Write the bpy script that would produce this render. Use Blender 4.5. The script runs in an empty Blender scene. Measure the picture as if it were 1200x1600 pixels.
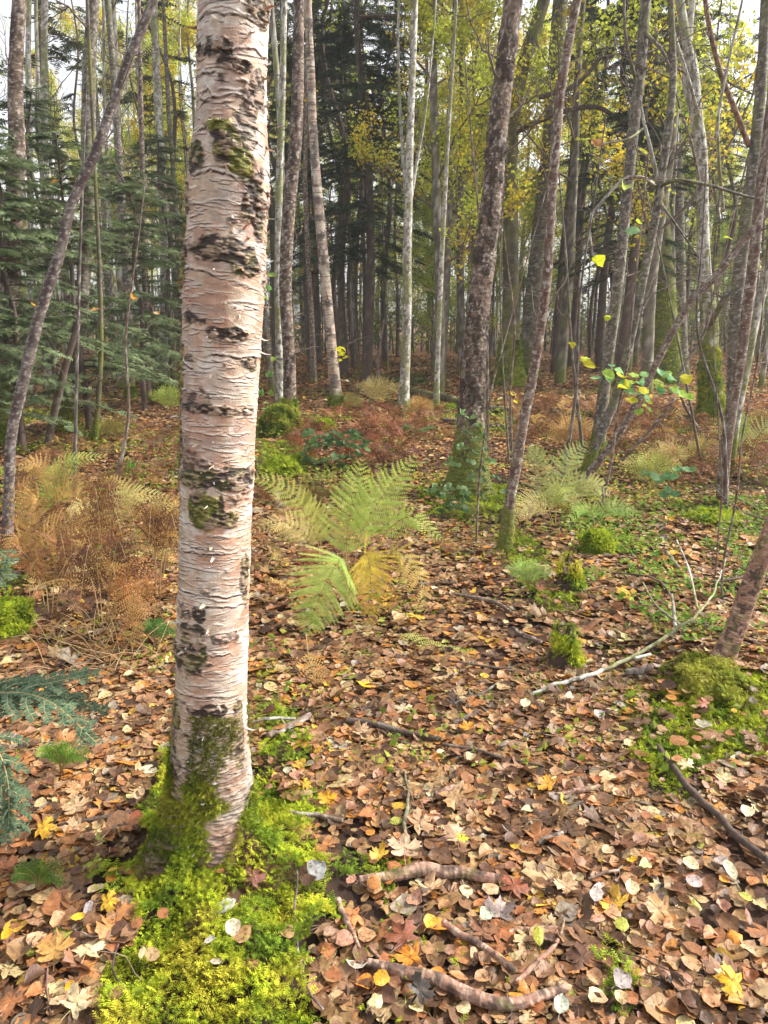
import bpy, math, random
import numpy as np
R = math.radians
sc = bpy.context.scene
# ------------------------------------------------------------------ camera
PITCH, CAMH, F = R(14.5), 1.5, 1155.0
cd = bpy.data.cameras.new('camera'); cam = bpy.data.objects.new('camera', cd); sc.collection.objects.link(cam)
cd.sensor_fit = 'VERTICAL'; cd.sensor_height = 36.0; cd.lens = 36.0 * F / 1600.0
cd.clip_start = 0.05; cd.clip_end = 3000
cam.location = (0, 0, CAMH); cam.rotation_euler = (math.pi / 2 - PITCH, 0, 0); sc.camera = cam
# ------------------------------------------------------------------ world, sun, exposure
SUN_EL, SUN_AZ = R(40), R(80)                      # azimuth from +Y towards +X
w = bpy.data.worlds.new('World'); sc.world = w; w.use_nodes = True
nt = w.node_tree; nt.nodes.clear()
sky = nt.nodes.new('ShaderNodeTexSky'); sky.sky_type = 'NISHITA'; sky.sun_disc = False
sky.sun_elevation = SUN_EL; sky.sun_rotation = SUN_AZ; sky.air_density = 1.0; sky.dust_density = 2.5; sky.ozone_density = 1.0
hs = nt.nodes.new('ShaderNodeHueSaturation'); hs.inputs['Saturation'].default_value = 0.15
bg = nt.nodes.new('ShaderNodeBackground'); bg.inputs['Strength'].default_value = 0.13
wo = nt.nodes.new('ShaderNodeOutputWorld')
nt.links.new(sky.outputs[0], hs.inputs['Color']); nt.links.new(hs.outputs[0], bg.inputs['Color']); nt.links.new(bg.outputs[0], wo.inputs[0])
sl = bpy.data.lights.new('sun', 'SUN'); sl.energy = 2.6; sl.angle = R(5); sl.color = (1.0, 0.93, 0.82)
so = bpy.data.objects.new('sun', sl); sc.collection.objects.link(so); so.location = (20, 0, 20)
so.rotation_euler = (math.pi / 2 - SUN_EL, 0, math.pi - SUN_AZ)
sc.view_settings.view_transform = 'Standard'; sc.view_settings.look = 'None'
sc.view_settings.exposure = 1.38; sc.view_settings.gamma = 1.0
sc.cycles.max_bounces = 6; sc.cycles.diffuse_bounces = 3; sc.cycles.transmission_bounces = 4

rng = np.random.default_rng(7)
# ------------------------------------------------------------------ maths helpers
def _h(ix, iy, iz):
    h = (ix.astype(np.int64) * 374761393 + iy.astype(np.int64) * 668265263 + iz.astype(np.int64) * 2147483647) & 0xFFFFFFFF
    h = ((h ^ (h >> 13)) * 1274126177) & 0xFFFFFFFF
    h = ((h ^ (h >> 16)) * 2246822519) & 0xFFFFFFFF
    return ((h ^ (h >> 15)) & 0xFFFFFF) / float(0xFFFFFF)
def vn(x, y, z=0.0):
    x, y, z = np.broadcast_arrays(np.asarray(x, float), np.asarray(y, float), np.asarray(z, float))
    fx, fy, fz = np.floor(x), np.floor(y), np.floor(z)
    tx, ty, tz = x - fx, y - fy, z - fz
    tx, ty, tz = [t * t * (3 - 2 * t) for t in (tx, ty, tz)]
    ix, iy, iz = fx.astype(np.int64), fy.astype(np.int64), fz.astype(np.int64)
    r = 0
    for a in (0, 1):
        for b in (0, 1):
            for c in (0, 1):
                r = r + _h(ix + a, iy + b, iz + c) * (tx if a else 1 - tx) * (ty if b else 1 - ty) * (tz if c else 1 - tz)
    return r
def fbm(x, y, z=0.0, o=4):
    r, a, t = 0, 1.0, 0.0
    for i in range(o):
        k = 2.03 ** i
        r = r + a * vn(np.asarray(x) * k + 17.3 * i, np.asarray(y) * k + 5.1 * i, np.asarray(z) * k + 9.7 * i); t += a; a *= 0.5
    return r / t
def ss(a, b, x):
    t = np.clip((np.asarray(x) - a) / (b - a), 0, 1); return t * t * (3 - 2 * t)
def mix(a, b, t):
    t = np.asarray(t)[..., None]; return np.asarray(a) * (1 - t) + np.asarray(b) * t
def unit(v):
    v = np.asarray(v, float); return v / (np.linalg.norm(v, axis=-1, keepdims=True) + 1e-12)
BX, BY = -0.42, 1.83                               # foot of the big birch
def H(x, y):
    x = np.asarray(x, float); y = np.asarray(y, float)
    far = ss(3, 12, np.abs(y))
    h = 0.35 * far * (fbm(x * .16 + 3, y * .16, 1.5, 3) - .5) + 0.09 * (fbm(x * .9, y * .9 + 4, .5, 3) - .5)
    h = h + .045 * np.exp(-(((x - BX - .02) / .36) ** 2 + ((y - BY + .4) / .35) ** 2))
    for ax, ay, hh in ((-.62, -.78, .085), (.18, -.98, .05), (.72, -.69, .075), (-.97, .1, .05), (.97, -.1, .045)):     # buried roots of the birch
        u = (x - BX) * ax + (y - BY) * ay; v = (x - BX) * ay - (y - BY) * ax + .03 * np.sin(u * 14 + ax * 5); h = h + hh * ss(0, .06, u) * np.exp(-(np.maximum(u - .08, 0) / .20) ** 2 - (v / (.035 + .05 * np.clip(u, 0, 1))) ** 2)
    h = h + 0.10 * np.exp(-(((x - 1.62) / .3) ** 2 + ((y - 3.15) / .3) ** 2))
    h = h + 0.02 * (vn(x * 7, y * 7, 2.2) - .5) * (1 - far)
    d = np.abs(x - .25 * np.sin(y * .6) - .45) / .9
    return h - .05 * np.exp(-d * d) * ss(1, 3, y)
fw = np.array([0, math.cos(PITCH), -math.sin(PITCH)]); up = np.array([0, math.sin(PITCH), math.cos(PITCH)])
CAM = np.array([0, 0, CAMH])
def ray(px, py): return fw + up * (-(py - 800) / F) + np.array([1.0, 0, 0]) * ((px - 600) / F)
def gp(px, py, dz=0.0):
    """where the sight line through a photo pixel meets the ground"""
    d = ray(px, min(py, 4000)); z = 0.0; P = CAM
    for i in range(14):
        t = min((z - CAMH) / min(d[2], -.012), 120); P = CAM + d * t; z = .5 * z + .5 * float(H(P[0], P[1]))
    P = P.copy(); P[2] = float(H(P[0], P[1])) + dz; return P
def at(px, py, Y):
    d = ray(px, py); t = Y / d[1]; return CAM + d * t
def proj(P):
    q = np.asarray(P) - CAM; f = q @ fw; return 600 + F * q[..., 0] / f, 800 - F * (q @ up) / f
def inpoly(px, py, poly):
    c = np.zeros(px.shape, bool); n = len(poly)
    for i in range(n):
        x1, y1 = poly[i]; x2, y2 = poly[i - 1]
        if y1 == y2: continue
        c ^= ((y1 > py) != (y2 > py)) & (px < (x2 - x1) * (py - y1) / (y2 - y1) + x1)
    return c
def spline(P, n, R_=None):
    P = np.asarray(P, float)
    if len(P) == 2: P = np.vstack([P[0], P.mean(0), P[1]])
    Q = np.vstack([2 * P[0] - P[1], P, 2 * P[-1] - P[-2]]); m = len(P) - 1
    u = np.linspace(0, m, n); i = np.minimum(u.astype(int), m - 1); t = (u - i)[:, None]
    a, b, c, d = Q[i], Q[i + 1], Q[i + 2], Q[i + 3]
    return .5 * (2 * b + (c - a) * t + (2 * a - 5 * b + 4 * c - d) * t ** 2 + (3 * b - a - 3 * c + d) * t ** 3)
def basis(N, yaw):
    N = unit(N); ref = np.stack([np.cos(yaw), np.sin(yaw), 0 * yaw], -1)
    Yx = unit(ref - N * (ref * N).sum(-1, keepdims=True)); X = np.cross(Yx, N)
    return np.stack([X, Yx, N], -1)
def basis_y(D, N):
    """frames whose y axis runs along D and whose z is as near N as it can"""
    Yx = unit(D); N = np.broadcast_to(np.asarray(N, float), Yx.shape); Z = unit(N - Yx * (N * Yx).sum(-1, keepdims=True)); X = np.cross(Yx, Z)
    return np.stack([X, Yx, Z], -1)
# ------------------------------------------------------------------ mesh helpers
class MB:
    def __init__(s): s.V = []; s.F = {3: [], 4: []}; s.C = []; s.L = []; s.n = 0
    def add(s, V, Fs, C, L=None):
        V = np.asarray(V, float).reshape(-1, 3); n = len(V)
        s.V.append(V); s.C.append(np.broadcast_to(np.asarray(C, float), (n, 3))); s.L.append(np.zeros((n, 3)) if L is None else L)
        for f in Fs:
            f = np.asarray(f, np.int64)
            if f.size: s.F[f.shape[1]].append(f + s.n)
        s.n += n
    def build(s, name, mat, parent=None, origin=None, smooth=True):
        me = bpy.data.meshes.new(name)
        V = np.concatenate(s.V); C = np.concatenate(s.C); L = np.concatenate(s.L)
        o = np.zeros(3) if origin is None else np.asarray(origin, float)
        me.vertices.add(len(V)); me.vertices.foreach_set('co', (V - o).ravel().astype(np.float32))
        T = np.concatenate(s.F[3]) if s.F[3] else np.zeros((0, 3), int); Q = np.concatenate(s.F[4]) if s.F[4] else np.zeros((0, 4), int)
        li = np.concatenate([T.ravel(), Q.ravel()]).astype(np.int32)
        st = np.concatenate([np.arange(len(T)) * 3, len(T) * 3 + np.arange(len(Q)) * 4]).astype(np.int32)
        me.loops.add(len(li)); me.loops.foreach_set('vertex_index', li)
        me.polygons.add(len(st)); me.polygons.foreach_set('loop_start', st)
        try: me.polygons.foreach_set('loop_total', np.concatenate([np.full(len(T), 3), np.full(len(Q), 4)]).astype(np.int32))
        except Exception: pass
        me.polygons.foreach_set('use_smooth', np.full(len(st), bool(smooth)))
        a = me.attributes.new('col', 'FLOAT_COLOR', 'POINT'); a.data.foreach_set('color', np.c_[np.clip(C, 0, 1), np.ones(len(C))].ravel().astype(np.float32))
        if np.any(L):
            b = me.attributes.new('lf', 'FLOAT_VECTOR', 'POINT'); b.data.foreach_set('vector', L.ravel().astype(np.float32))
        me.update(calc_edges=True); me.materials.append(mat)
        ob = bpy.data.objects.new(name, me); sc.collection.objects.link(ob)
        if parent is not None: ob.parent = parent
        elif origin is not None: ob.location = o
        return ob
def tag(o, label=None, cat=None, group=None, kind=None):
    if label: o['label'] = label
    if cat: o['category'] = cat
    if group: o['group'] = group
    if kind: o['kind'] = kind
    return o
def empty(name, loc): 
    o = bpy.data.objects.new(name, None); sc.collection.objects.link(o); o.location = tuple(loc); o.empty_display_size = .1; return o
def copy_tree(root):
    r = root.copy(); sc.collection.objects.link(r)
    for ch in root.children:
        c = ch.copy(); sc.collection.objects.link(c); c.parent = r
    return r
def inst(mb, tp, pos, Rm, s, col, store=False):
    TV, TF, sh = tp; m = len(pos); n = len(TV)
    if m == 0: return
    s = np.asarray(s, float)
    if s.ndim == 0: s = np.full(m, float(s))
    V = np.einsum('mij,mnj->mni', Rm, TV[None] * (s[:, None, None] if s.ndim == 1 else s[:, None, :])) + np.asarray(pos)[:, None]
    C = np.broadcast_to(np.asarray(col), (m, 3))[:, None, :] * sh[None, :, None]
    Fs = [(f[None] + (np.arange(m) * n)[:, None, None]).reshape(-1, f.shape[1]) for f in TF]
    L = None
    if store: L = np.concatenate([np.broadcast_to(TV[None, :, :2], (m, n, 2)), np.broadcast_to((1 + np.arange(m) % 97)[:, None, None], (m, n, 1))], -1).reshape(-1, 3)
    mb.add(V.reshape(-1, 3), Fs, C.reshape(-1, 3), L)
def tube(mb, P, r, sides, col, cap=True):
    P = np.asarray(P, float); n = len(P); r = np.broadcast_to(np.asarray(r, float), (n,))
    T = unit(np.gradient(P, axis=0)); ref = np.array([0, 1.0, 0]) if abs(T[0, 1]) < .8 else np.array([1.0, 0, 0])
    A = unit(np.cross(T, ref)); B = np.cross(T, A); th = np.arange(sides) * 2 * math.pi / sides
    V = P[:, None] + r[:, None, None] * (np.cos(th)[None, :, None] * A[:, None] + np.sin(th)[None, :, None] * B[:, None])
    i = np.arange(n - 1)[:, None] * sides; j = np.arange(sides)[None]; k = (j + 1) % sides
    Q = np.stack([i + j, i + k, i + k + sides, i + j + sides], -1).reshape(-1, 4)
    V = V.reshape(-1, 3); Fs = [Q]
    if cap:
        V = np.vstack([V, P[0], P[-1]]); a, b = n * sides, n * sides + 1
        jj = np.arange(sides); kk = (jj + 1) % sides
        Fs.append(np.vstack([np.stack([kk, jj, np.full(sides, a)], -1), np.stack([jj + (n - 1) * sides, kk + (n - 1) * sides, np.full(sides, b)], -1)]))
    C = np.asarray(col, float)
    if C.ndim == 2 and len(C) == n:
        C = np.repeat(C, sides, 0)
        if cap: C = np.vstack([C, C[0], C[-1]])
    mb.add(V, Fs, C)
# ------------------------------------------------------------------ materials
def mat_col(name, rough=.7, spec=.3, transl=0.0, nscale=30., namp=.35, bump=0.0, bscale=60., veins=False, stretch=(1, 1, 1)):
    m = bpy.data.materials.new(name); m.use_nodes = True; t = m.node_tree; N = t.nodes; Lk = t.links; N.clear()
    out = N.new('ShaderNodeOutputMaterial'); pb = N.new('ShaderNodeBsdfPrincipled')
    at_ = N.new('ShaderNodeAttribute'); at_.attribute_name = 'col'
    tc = N.new('ShaderNodeTexCoord'); mp = N.new('ShaderNodeMapping'); mp.inputs['Scale'].default_value = stretch; Lk.new(tc.outputs['Object'], mp.inputs[0])
    nz = N.new('ShaderNodeTexNoise'); nz.inputs['Scale'].default_value = nscale; nz.inputs['Detail'].default_value = 4; Lk.new(mp.outputs[0], nz.inputs['Vector'])
    mr = N.new('ShaderNodeMapRange'); mr.inputs['From Min'].default_value = .3; mr.inputs['From Max'].default_value = .7
    mr.inputs['To Min'].default_value = 1 - namp; mr.inputs['To Max'].default_value = 1 + namp; Lk.new(nz.outputs['Fac'], mr.inputs['Value'])
    vm = N.new('ShaderNodeVectorMath'); vm.operation = 'MULTIPLY'; Lk.new(at_.outputs['Color'], vm.inputs[0]); Lk.new(mr.outputs[0], vm.inputs[1])
    colr = vm.outputs[0]
    if veins:
        lf = N.new('ShaderNodeAttribute'); lf.attribute_name = 'lf'; sp = N.new('ShaderNodeSeparateXYZ'); Lk.new(lf.outputs['Vector'], sp.inputs[0])
        ab = N.new('ShaderNodeMath'); ab.operation = 'ABSOLUTE'; Lk.new(sp.outputs[0], ab.inputs[0])
        m1 = N.new('ShaderNodeMath'); m1.operation = 'MULTIPLY_ADD'; m1.inputs[1].default_value = -.75; Lk.new(ab.outputs[0], m1.inputs[0]); Lk.new(sp.outputs[1], m1.inputs[2])
        m2 = N.new('ShaderNodeMath'); m2.operation = 'MULTIPLY'; m2.inputs[1].default_value = 48; Lk.new(m1.outputs[0], m2.inputs[0])
        m3 = N.new('ShaderNodeMath'); m3.operation = 'SINE'; Lk.new(m2.outputs[0], m3.inputs[0])
        r1 = N.new('ShaderNodeMapRange'); r1.inputs['From Min'].default_value = .78; r1.inputs['From Max'].default_value = 1; r1.inputs['To Min'].default_value = 1; r1.inputs['To Max'].default_value = .84; Lk.new(m3.outputs[0], r1.inputs['Value'])
        r2 = N.new('ShaderNodeMapRange'); r2.inputs['From Min'].default_value = .012; r2.inputs['From Max'].default_value = .03; r2.inputs['To Min'].default_value = .75; r2.inputs['To Max'].default_value = 1; Lk.new(ab.outputs[0], r2.inputs['Value'])
        m4 = N.new('ShaderNodeMath'); m4.operation = 'MULTIPLY'; Lk.new(r1.outputs[0], m4.inputs[0]); Lk.new(r2.outputs[0], m4.inputs[1])
        v2 = N.new('ShaderNodeVectorMath'); v2.operation = 'MULTIPLY'; Lk.new(colr, v2.inputs[0]); Lk.new(m4.outputs[0], v2.inputs[1]); colr = v2.outputs[0]
        n2 = N.new('ShaderNodeTexNoise'); n2.inputs['Scale'].default_value = 5.; n2.inputs['Detail'].default_value = 3; Lk.new(lf.outputs['Vector'], n2.inputs['Vector'])
        r3 = N.new('ShaderNodeMapRange'); r3.inputs['From Min'].default_value = .56; r3.inputs['From Max'].default_value = .66; r3.inputs['To Min'].default_value = 0; r3.inputs['To Max'].default_value = .75; Lk.new(n2.outputs['Fac'], r3.inputs['Value'])
        mx = N.new('ShaderNodeMix'); mx.data_type = 'RGBA'; Lk.new(r3.outputs[0], mx.inputs[0]); Lk.new(colr, mx.inputs[6]); mx.inputs[7].default_value = (.13, .065, .035, 1); colr = mx.outputs[2]
    Lk.new(colr, pb.inputs['Base Color']); pb.inputs['Roughness'].default_value = rough; pb.inputs['Specular IOR Level'].default_value = spec
    if bump:
        nb = N.new('ShaderNodeTexNoise'); nb.inputs['Scale'].default_value = bscale; nb.inputs['Detail'].default_value = 6; Lk.new(mp.outputs[0], nb.inputs['Vector'])
        bp = N.new('ShaderNodeBump'); bp.inputs['Strength'].default_value = bump; bp.inputs['Distance'].default_value = .01; Lk.new(nb.outputs['Fac'], bp.inputs['Height']); Lk.new(bp.outputs[0], pb.inputs['Normal'])
    if transl:
        tr = N.new('ShaderNodeBsdfTranslucent'); Lk.new(colr, tr.inputs['Color']); ms = N.new('ShaderNodeMixShader'); ms.inputs[0].default_value = transl
        Lk.new(pb.outputs[0], ms.inputs[1]); Lk.new(tr.outputs[0], ms.inputs[2]); Lk.new(ms.outputs[0], out.inputs['Surface'])
    else: Lk.new(pb.outputs[0], out.inputs['Surface'])
    return m
M_BARK = mat_col('bark', .8, .25, 0, 45, .28, .5, 90, stretch=(1, 1, 1.6))
M_BIRCH = mat_col('birch_bark', .62, .35, 0, 70, .16, .25, 260)
M_TWIG = mat_col('twig_bark', .8, .25, 0, 40, .3, .3, 120)
M_LITTER = mat_col('dead_leaf', .5, .42, .12, 55, .3, .25, 90, veins=True)
M_LFAR = mat_col('dead_leaf_far', .6, .35, .10, 8, .4)
M_LEAF = mat_col('green_leaf', .6, .2, .45, 20, .25)
M_CROWN = mat_col('crown_leaf', .6, .25, .55, 2.5, .4)
M_FERN = mat_col('fern', .6, .3, .4, 25, .2)
M_MOSS = mat_col('moss', .85, .15, .3, 14, .35)
M_NEEDLE = mat_col('needles', .7, .12, .25, 4, .3)
M_SOIL = mat_col('soil', .9, .2, 0, 6, .5, .8, 40)
# ------------------------------------------------------------------ leaf templates
def ovate(width=.42, curl=.3, bend=.2, fold=.0, rows=7, peak=.38, seed=0, rag=.03):
    g = np.random.default_rng(seed); v = np.linspace(0, 1, rows)
    hw = width * (v ** .62) * (1 - v) ** (.62 * (1 - peak) / peak * .62); hw = hw / (hw.max() + 1e-9) * width; hw[0] = .01; hw[-1] = .004
    V = []
    for i in range(rows):
        for k in (-1, -.55, 0, .55, 1):
            x = hw[i] * k * (1 + g.normal() * rag * 1.5); y = v[i] + g.normal() * rag * .5 * (abs(k) > .6) - .04 * abs(k)
            z = curl * (k * hw[i]) ** 2 / width + bend * (v[i] - .5) ** 2 + fold * abs(k * hw[i]) + g.normal() * rag * .6
            V.append((x, y - .5, z))
    V = np.array(V); Fq = [(i * 5 + j, i * 5 + j + 1, i * 5 + 6 + j, i * 5 + 5 + j) for i in range(rows - 1) for j in range(4)]
    V = np.vstack([V, [(-.012, -.5, 0), (.012, -.5, 0), (.02, -.85, .06), (-.0, -.85, .06)]]); n = rows * 5; Fq.append((n, n + 1, n + 2, n + 3))
    sh = np.ones(len(V)); sh[:n] = 1 + g.normal(size=n) * .07
    return V, [np.array(Fq)], sh
def maple(curl=.3, seed=0):
    g = np.random.default_rng(seed)
    half = [(0, 1.0), (.07, .82), (.2, .74), (.15, .55), (.33, .62), (.42, .74), (.5, .63), (.68, .6), (.56, .45), (.66, .34), (.42, .24), (.3, .15), (.46, .08), (.5, -.04), (.34, -.06), (.16, -.03), (0, .04)]
    o = half + [(-x, y) for x, y in half[-2:0:-1]]; o = np.array(o) + g.normal(size=(len(o), 2)) * .02; n = len(o); c = np.array([0, .3])
    V = []
    for f in (1, .55):
        for p in o:
            q = c + (p - c) * f; r2 = ((q - c) ** 2).sum(); a = math.atan2(*(q - c))
            V.append((q[0], q[1] - .45, curl * r2 * (1 + .9 * math.cos(3 * a + seed)) + g.normal() * .02))
    V.append((c[0], c[1] - .45, 0)); Fq = [(i, (i + 1) % n, n + (i + 1) % n, n + i) for i in range(n)]; Ft = [(n + i, n + (i + 1) % n, 2 * n) for i in range(n)]
    m = len(V); V += [(-.012, -.42, 0), (.012, -.42, 0), (.06, -.85, .1), (.04, -.85, .1)]; Fq.append((m, m + 1, m + 2, m + 3))
    V = np.array(V) * [.9, .9, .9]; return V, [np.array(Fq), np.array(Ft)], 1 + g.normal(size=len(V)) * .05
OV = [ovate(.36 + .07 * (i % 3), [.5, -.4, 1.1, .1, -.9, .7, .3, 1.6][i], [.3, -.2, .5, .9, -.6, .2, -.5, .8][i], [.0, .25, -.2, .1][i % 4], 7, [.38, .45, .34][i % 3], i, .05 + .02 * (i % 3)) for i in range(8)]
ROUND = [ovate(.44, .6, .3, 0, 7, .47, 21), ovate(.46, -.5, .5, .1, 7, .5, 22), ovate(.43, 1.2, -.3, .1, 7, .46, 23)]
LONG = [ovate(.24, .5, .4, .1, 7, .45, 31), ovate(.26, -.4, -.4, .1, 7, .42, 32)]
MP = [maple([.5, -.35, .9, .2][i], i) for i in range(4)]
SIMPLE = [(np.array([(0, -.5, 0), (.36, -.05, .12 * k), (0, .5, .05), (-.36, -.05, .1 * k)]), [np.array([(0, 1, 2, 3)])], np.array([1, .95, 1.05, .9])) for k in (1, -1, 2)]
PAL = {'tan': (.46, .25, .12), 'pale tan': (.58, .37, .21), 'cream': (.72, .53, .30), 'brown': (.25, .115, .06), 'dark brown': (.115, .055, .032), 'rust brown': (.38, .14, .055),
       'orange': (.66, .25, .035), 'bright yellow': (.80, .45, .03), 'pinkish brown': (.46, .235, .155), 'greyish': (.36, .28, .25), 'pale grey': (.60, .53, .46), 'yellow green': (.46, .46, .08), 'copper': (.52, .21, .08)}
PK = list(PAL); PW = np.array([.20, .085, .03, .22, .13, .12, .05, .02, .08, .02, .008, .01, .10]); PW = PW / PW.sum(); PC = np.array([PAL[k] for k in PK]) * [1.0, 1.03, .80]; PC = (PC * .92 + PC.mean(1, keepdims=True) * .08) * .90
# ------------------------------------------------------------------ ground
def ground():
    mb = MB()
    ys = np.concatenate([np.linspace(-3, .6, 20), np.linspace(.65, 6, 200), np.linspace(6.1, 40, 170), np.array([45, 60, 90, 150, 300, 700.])])
    us = np.linspace(-1, 1, 260); us = np.sign(us) * (np.abs(us) ** 1.6)
    Y, U = np.meshgrid(ys, us, indexing='ij'); X = U * (5 + np.abs(Y) * 1.5); Z = H(X, Y); n, m = X.shape
    Z = Z + (vn(X * 25, Y * 25) - .5) * .012 * (Y < 8)
    i = np.arange(n - 1)[:, None] * m; j = np.arange(m - 1)[None]
    Q = np.stack([i + j, i + j + 1, i + j + 1 + m, i + j + m], -1).reshape(-1, 4)
    f = fbm(X * 3, Y * 3, 0, 4); C = mix((.035, .02, .014), (.10, .055, .035), ss(.35, .65, f)); C = mix(C, (.20, .10, .055), ss(7, 16, Y))
    mb.add(np.stack([X, Y, Z], -1).reshape(-1, 3), [Q], C.reshape(-1, 3))
    tag(mb.build('ground', M_SOIL), kind='structure')
ground()
# ground regions (photo outline -> ground), used to place moss and thin the litter
MOSS_BIRCH = [(262, 1190), (215, 1260), (205, 1340), (215, 1450), (165, 1520), (120, 1720), (515, 1720), (475, 1500), (520, 1440), (535, 1395), (505, 1345), (455, 1290), (420, 1190), (380, 1210)]
MOSS_R1 = [(1075, 1040), (1000, 1100), (985, 1190), (1060, 1230), (1110, 1200), (1210, 1170), (1210, 1060), (1130, 1040)]
MOSS_S = [[(405, 1100), (420, 1200), (500, 1200), (470, 1120)], [(790, 830), (780, 890), (870, 890), (850, 850)], [(520, 1390), (560, 1390), (620, 1385), (690, 1375), (610, 1350), (540, 1340)],
          [(1030, 1180), (1000, 1240), (1080, 1260), (1060, 1200)], [(650, 760), (800, 750), (810, 810), (670, 815)], [(930, 1470), (960, 1600), (1000, 1600), (970, 1480)], [(820, 900), (830, 950), (910, 960), (900, 930)],
          [(400, 690), (490, 690), (480, 740), (410, 730)], [(0, 880), (0, 1000), (45, 990), (40, 900)], [(900, 830), (900, 870), (990, 870), (985, 835)], [(150, 1350), (130, 1400), (200, 1410), (210, 1340)]]
GREEN_R = [(880, 790), (1210, 770), (1210, 1010), (1060, 1000), (960, 930), (870, 880)]
def ground_pts(n, y0, y1, wid=.62, ex=0.):
    y = np.sqrt(rng.uniform(y0 ** 2, y1 ** 2, n)); x = rng.uniform(-1, 1, n) * (y * wid + .35 + ex)
    return x, y
def in_any(x, y, polys):
    P = np.stack([x, y, H(x, y)], -1); px, py = proj(P); r = np.zeros(len(x), bool)
    for p in polys: r |= inpoly(px, py, p)
    return r
# ------------------------------------------------------------------ leaf litter (the mass; the 300 nearest are things of their own below)
def litter():
    mb = MB(); far = MB()
    for y0, y1, dens, size in ((.3, .95, 1800, .036), (.95, 3.2, 4400, .033), (3.2, 6.5, 2300, .038), (6.5, 13, 700, .052), (13, 34, 190, .09)):
        area = (.62) * (y1 ** 2 - y0 ** 2) + 2.9 * (y1 - y0); n = int(area * dens); x, y = ground_pts(n, y0, y1, ex=1.1)
        inm = in_any(x, y, [MOSS_BIRCH, MOSS_R1] + MOSS_S); keep = ~inm | (rng.random(n) < .035); keep &= ~(in_any(x, y, [GREEN_R]) & (rng.random(n) < .15))
        keep &= (((x - BX) ** 2 + (y - BY) ** 2) > .03)
        bare = fbm(x * 1.7, y * 1.7, 9, 3); keep &= ~((bare < .395) & (rng.random(n) < .75) & (y < 7))
        x, y, inm = x[keep], y[keep], inm[keep]; n = len(x)
        patch = fbm(x * .9, y * .9, 3, 3)
        ci = rng.choice(len(PC), n, p=PW); C = PC[ci] * rng.uniform(.62, 1.15, (n, 1)); C = C * (1 + (patch[:, None] - .5) * .5)
        s = size * np.clip(rng.lognormal(0, .38, n), .4, 2.2); tilt = np.abs(rng.normal(0, .19, n)); td = rng.uniform(0, 6.28, n)
        N = np.stack([np.sin(tilt) * np.cos(td), np.sin(tilt) * np.sin(td), np.cos(tilt)], -1); Rm = basis(N, rng.uniform(0, 6.28, n))
        z = H(x, y) + .004 + .035 * inm + rng.random(n) * .018 + s * np.sin(tilt) * .2; P = np.stack([x, y, z], -1); k = rng.random(n)
        if y1 <= 6.6:
            groups = [(OV, 0, .66), (ROUND, .66, .84), (LONG, .84, .93), (MP, .93, 1.01)]
            for tps, a, b in groups:
                idx = np.where((k >= a) & (k < b))[0]; sel = rng.integers(0, len(tps), len(idx))
                for q, tp in enumerate(tps):
                    w_ = idx[sel == q]; sc_ = s[w_] * (1.9 if tps is MP else 1.0); inst(mb, tp, P[w_], Rm[w_], np.stack([sc_, sc_, sc_ * rng.uniform(.1, .55, len(sc_))], -1), C[w_], True)
        else:
            sel = rng.integers(0, 3, n)
            for q in range(3):
                w_ = np.where(sel == q)[0]; inst(far, SIMPLE[q], P[w_], Rm[w_], s[w_], C[w_])
    tag(mb.build('fallen_leaves', M_LITTER), 'bed of small fallen brown and tan birch leaves covering the path', 'leaf litter', kind='stuff')
    tag(far.build('fallen_leaves', M_LFAR), 'brown leaf litter covering the far forest floor between the trees', 'leaf litter', kind='stuff')
litter()
# ------------------------------------------------------------------ moss
def moss_tp(seed, n=5):
    g = np.random.default_rng(seed); V = []; T = []
    for i in range(n):
        u = (i + .5) / n; c = np.array([g.normal() * .03, u - .1, .25 * u + .2 * u * u])
        for s in (-1, 1):
            L = .34 * math.sin(math.pi * (u * .8 + .18)) + .05; d = np.array([s * L, L * .55, g.normal() * .08])
            k = len(V); V += [c + (0, -.07, 0), c + d, c + (0, .09, .02)]; T.append((k, k + 1, k + 2))
    k = len(V); V += [(0, .8, .38), (.05, .75, .35), (0, 1.05, .4)]; T.append((k, k + 1, k + 2))
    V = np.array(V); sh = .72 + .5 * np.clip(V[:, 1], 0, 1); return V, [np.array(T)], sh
MT = [moss_tp(i, 5) for i in range(4)]; MTS = [moss_tp(i + 9, 3) for i in range(2)]
LIME, MGREEN, MYEL, MDULL = (.40, .46, .03), (.16, .25, .022), (.54, .49, .05), (.17, .16, .05)
def moss(mb, P, N, size, pal=(LIME, MGREEN, MYEL), tps=MT, w=(.5, .25, .25)):
    n = len(P); 
    if n == 0: return
    pt = fbm(P[:, 0] * 9, P[:, 1] * 9, P[:, 2] * 9, 3); t = np.clip((pt - .3) / .4 + rng.normal(0, .16, n), 0, 1)
    C = mix(mix(pal[1], pal[0], ss(0, .5, t)), pal[2], ss(.55, 1, t)) * rng.uniform(.75, 1.2, (n, 1))
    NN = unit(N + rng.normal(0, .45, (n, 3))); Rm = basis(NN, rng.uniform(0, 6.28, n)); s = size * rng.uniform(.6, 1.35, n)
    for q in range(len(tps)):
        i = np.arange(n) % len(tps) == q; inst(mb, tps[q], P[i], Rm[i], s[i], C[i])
CLEFT = [(350, 1400), (385, 1395), (390, 1420), (360, 1430)]
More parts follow.
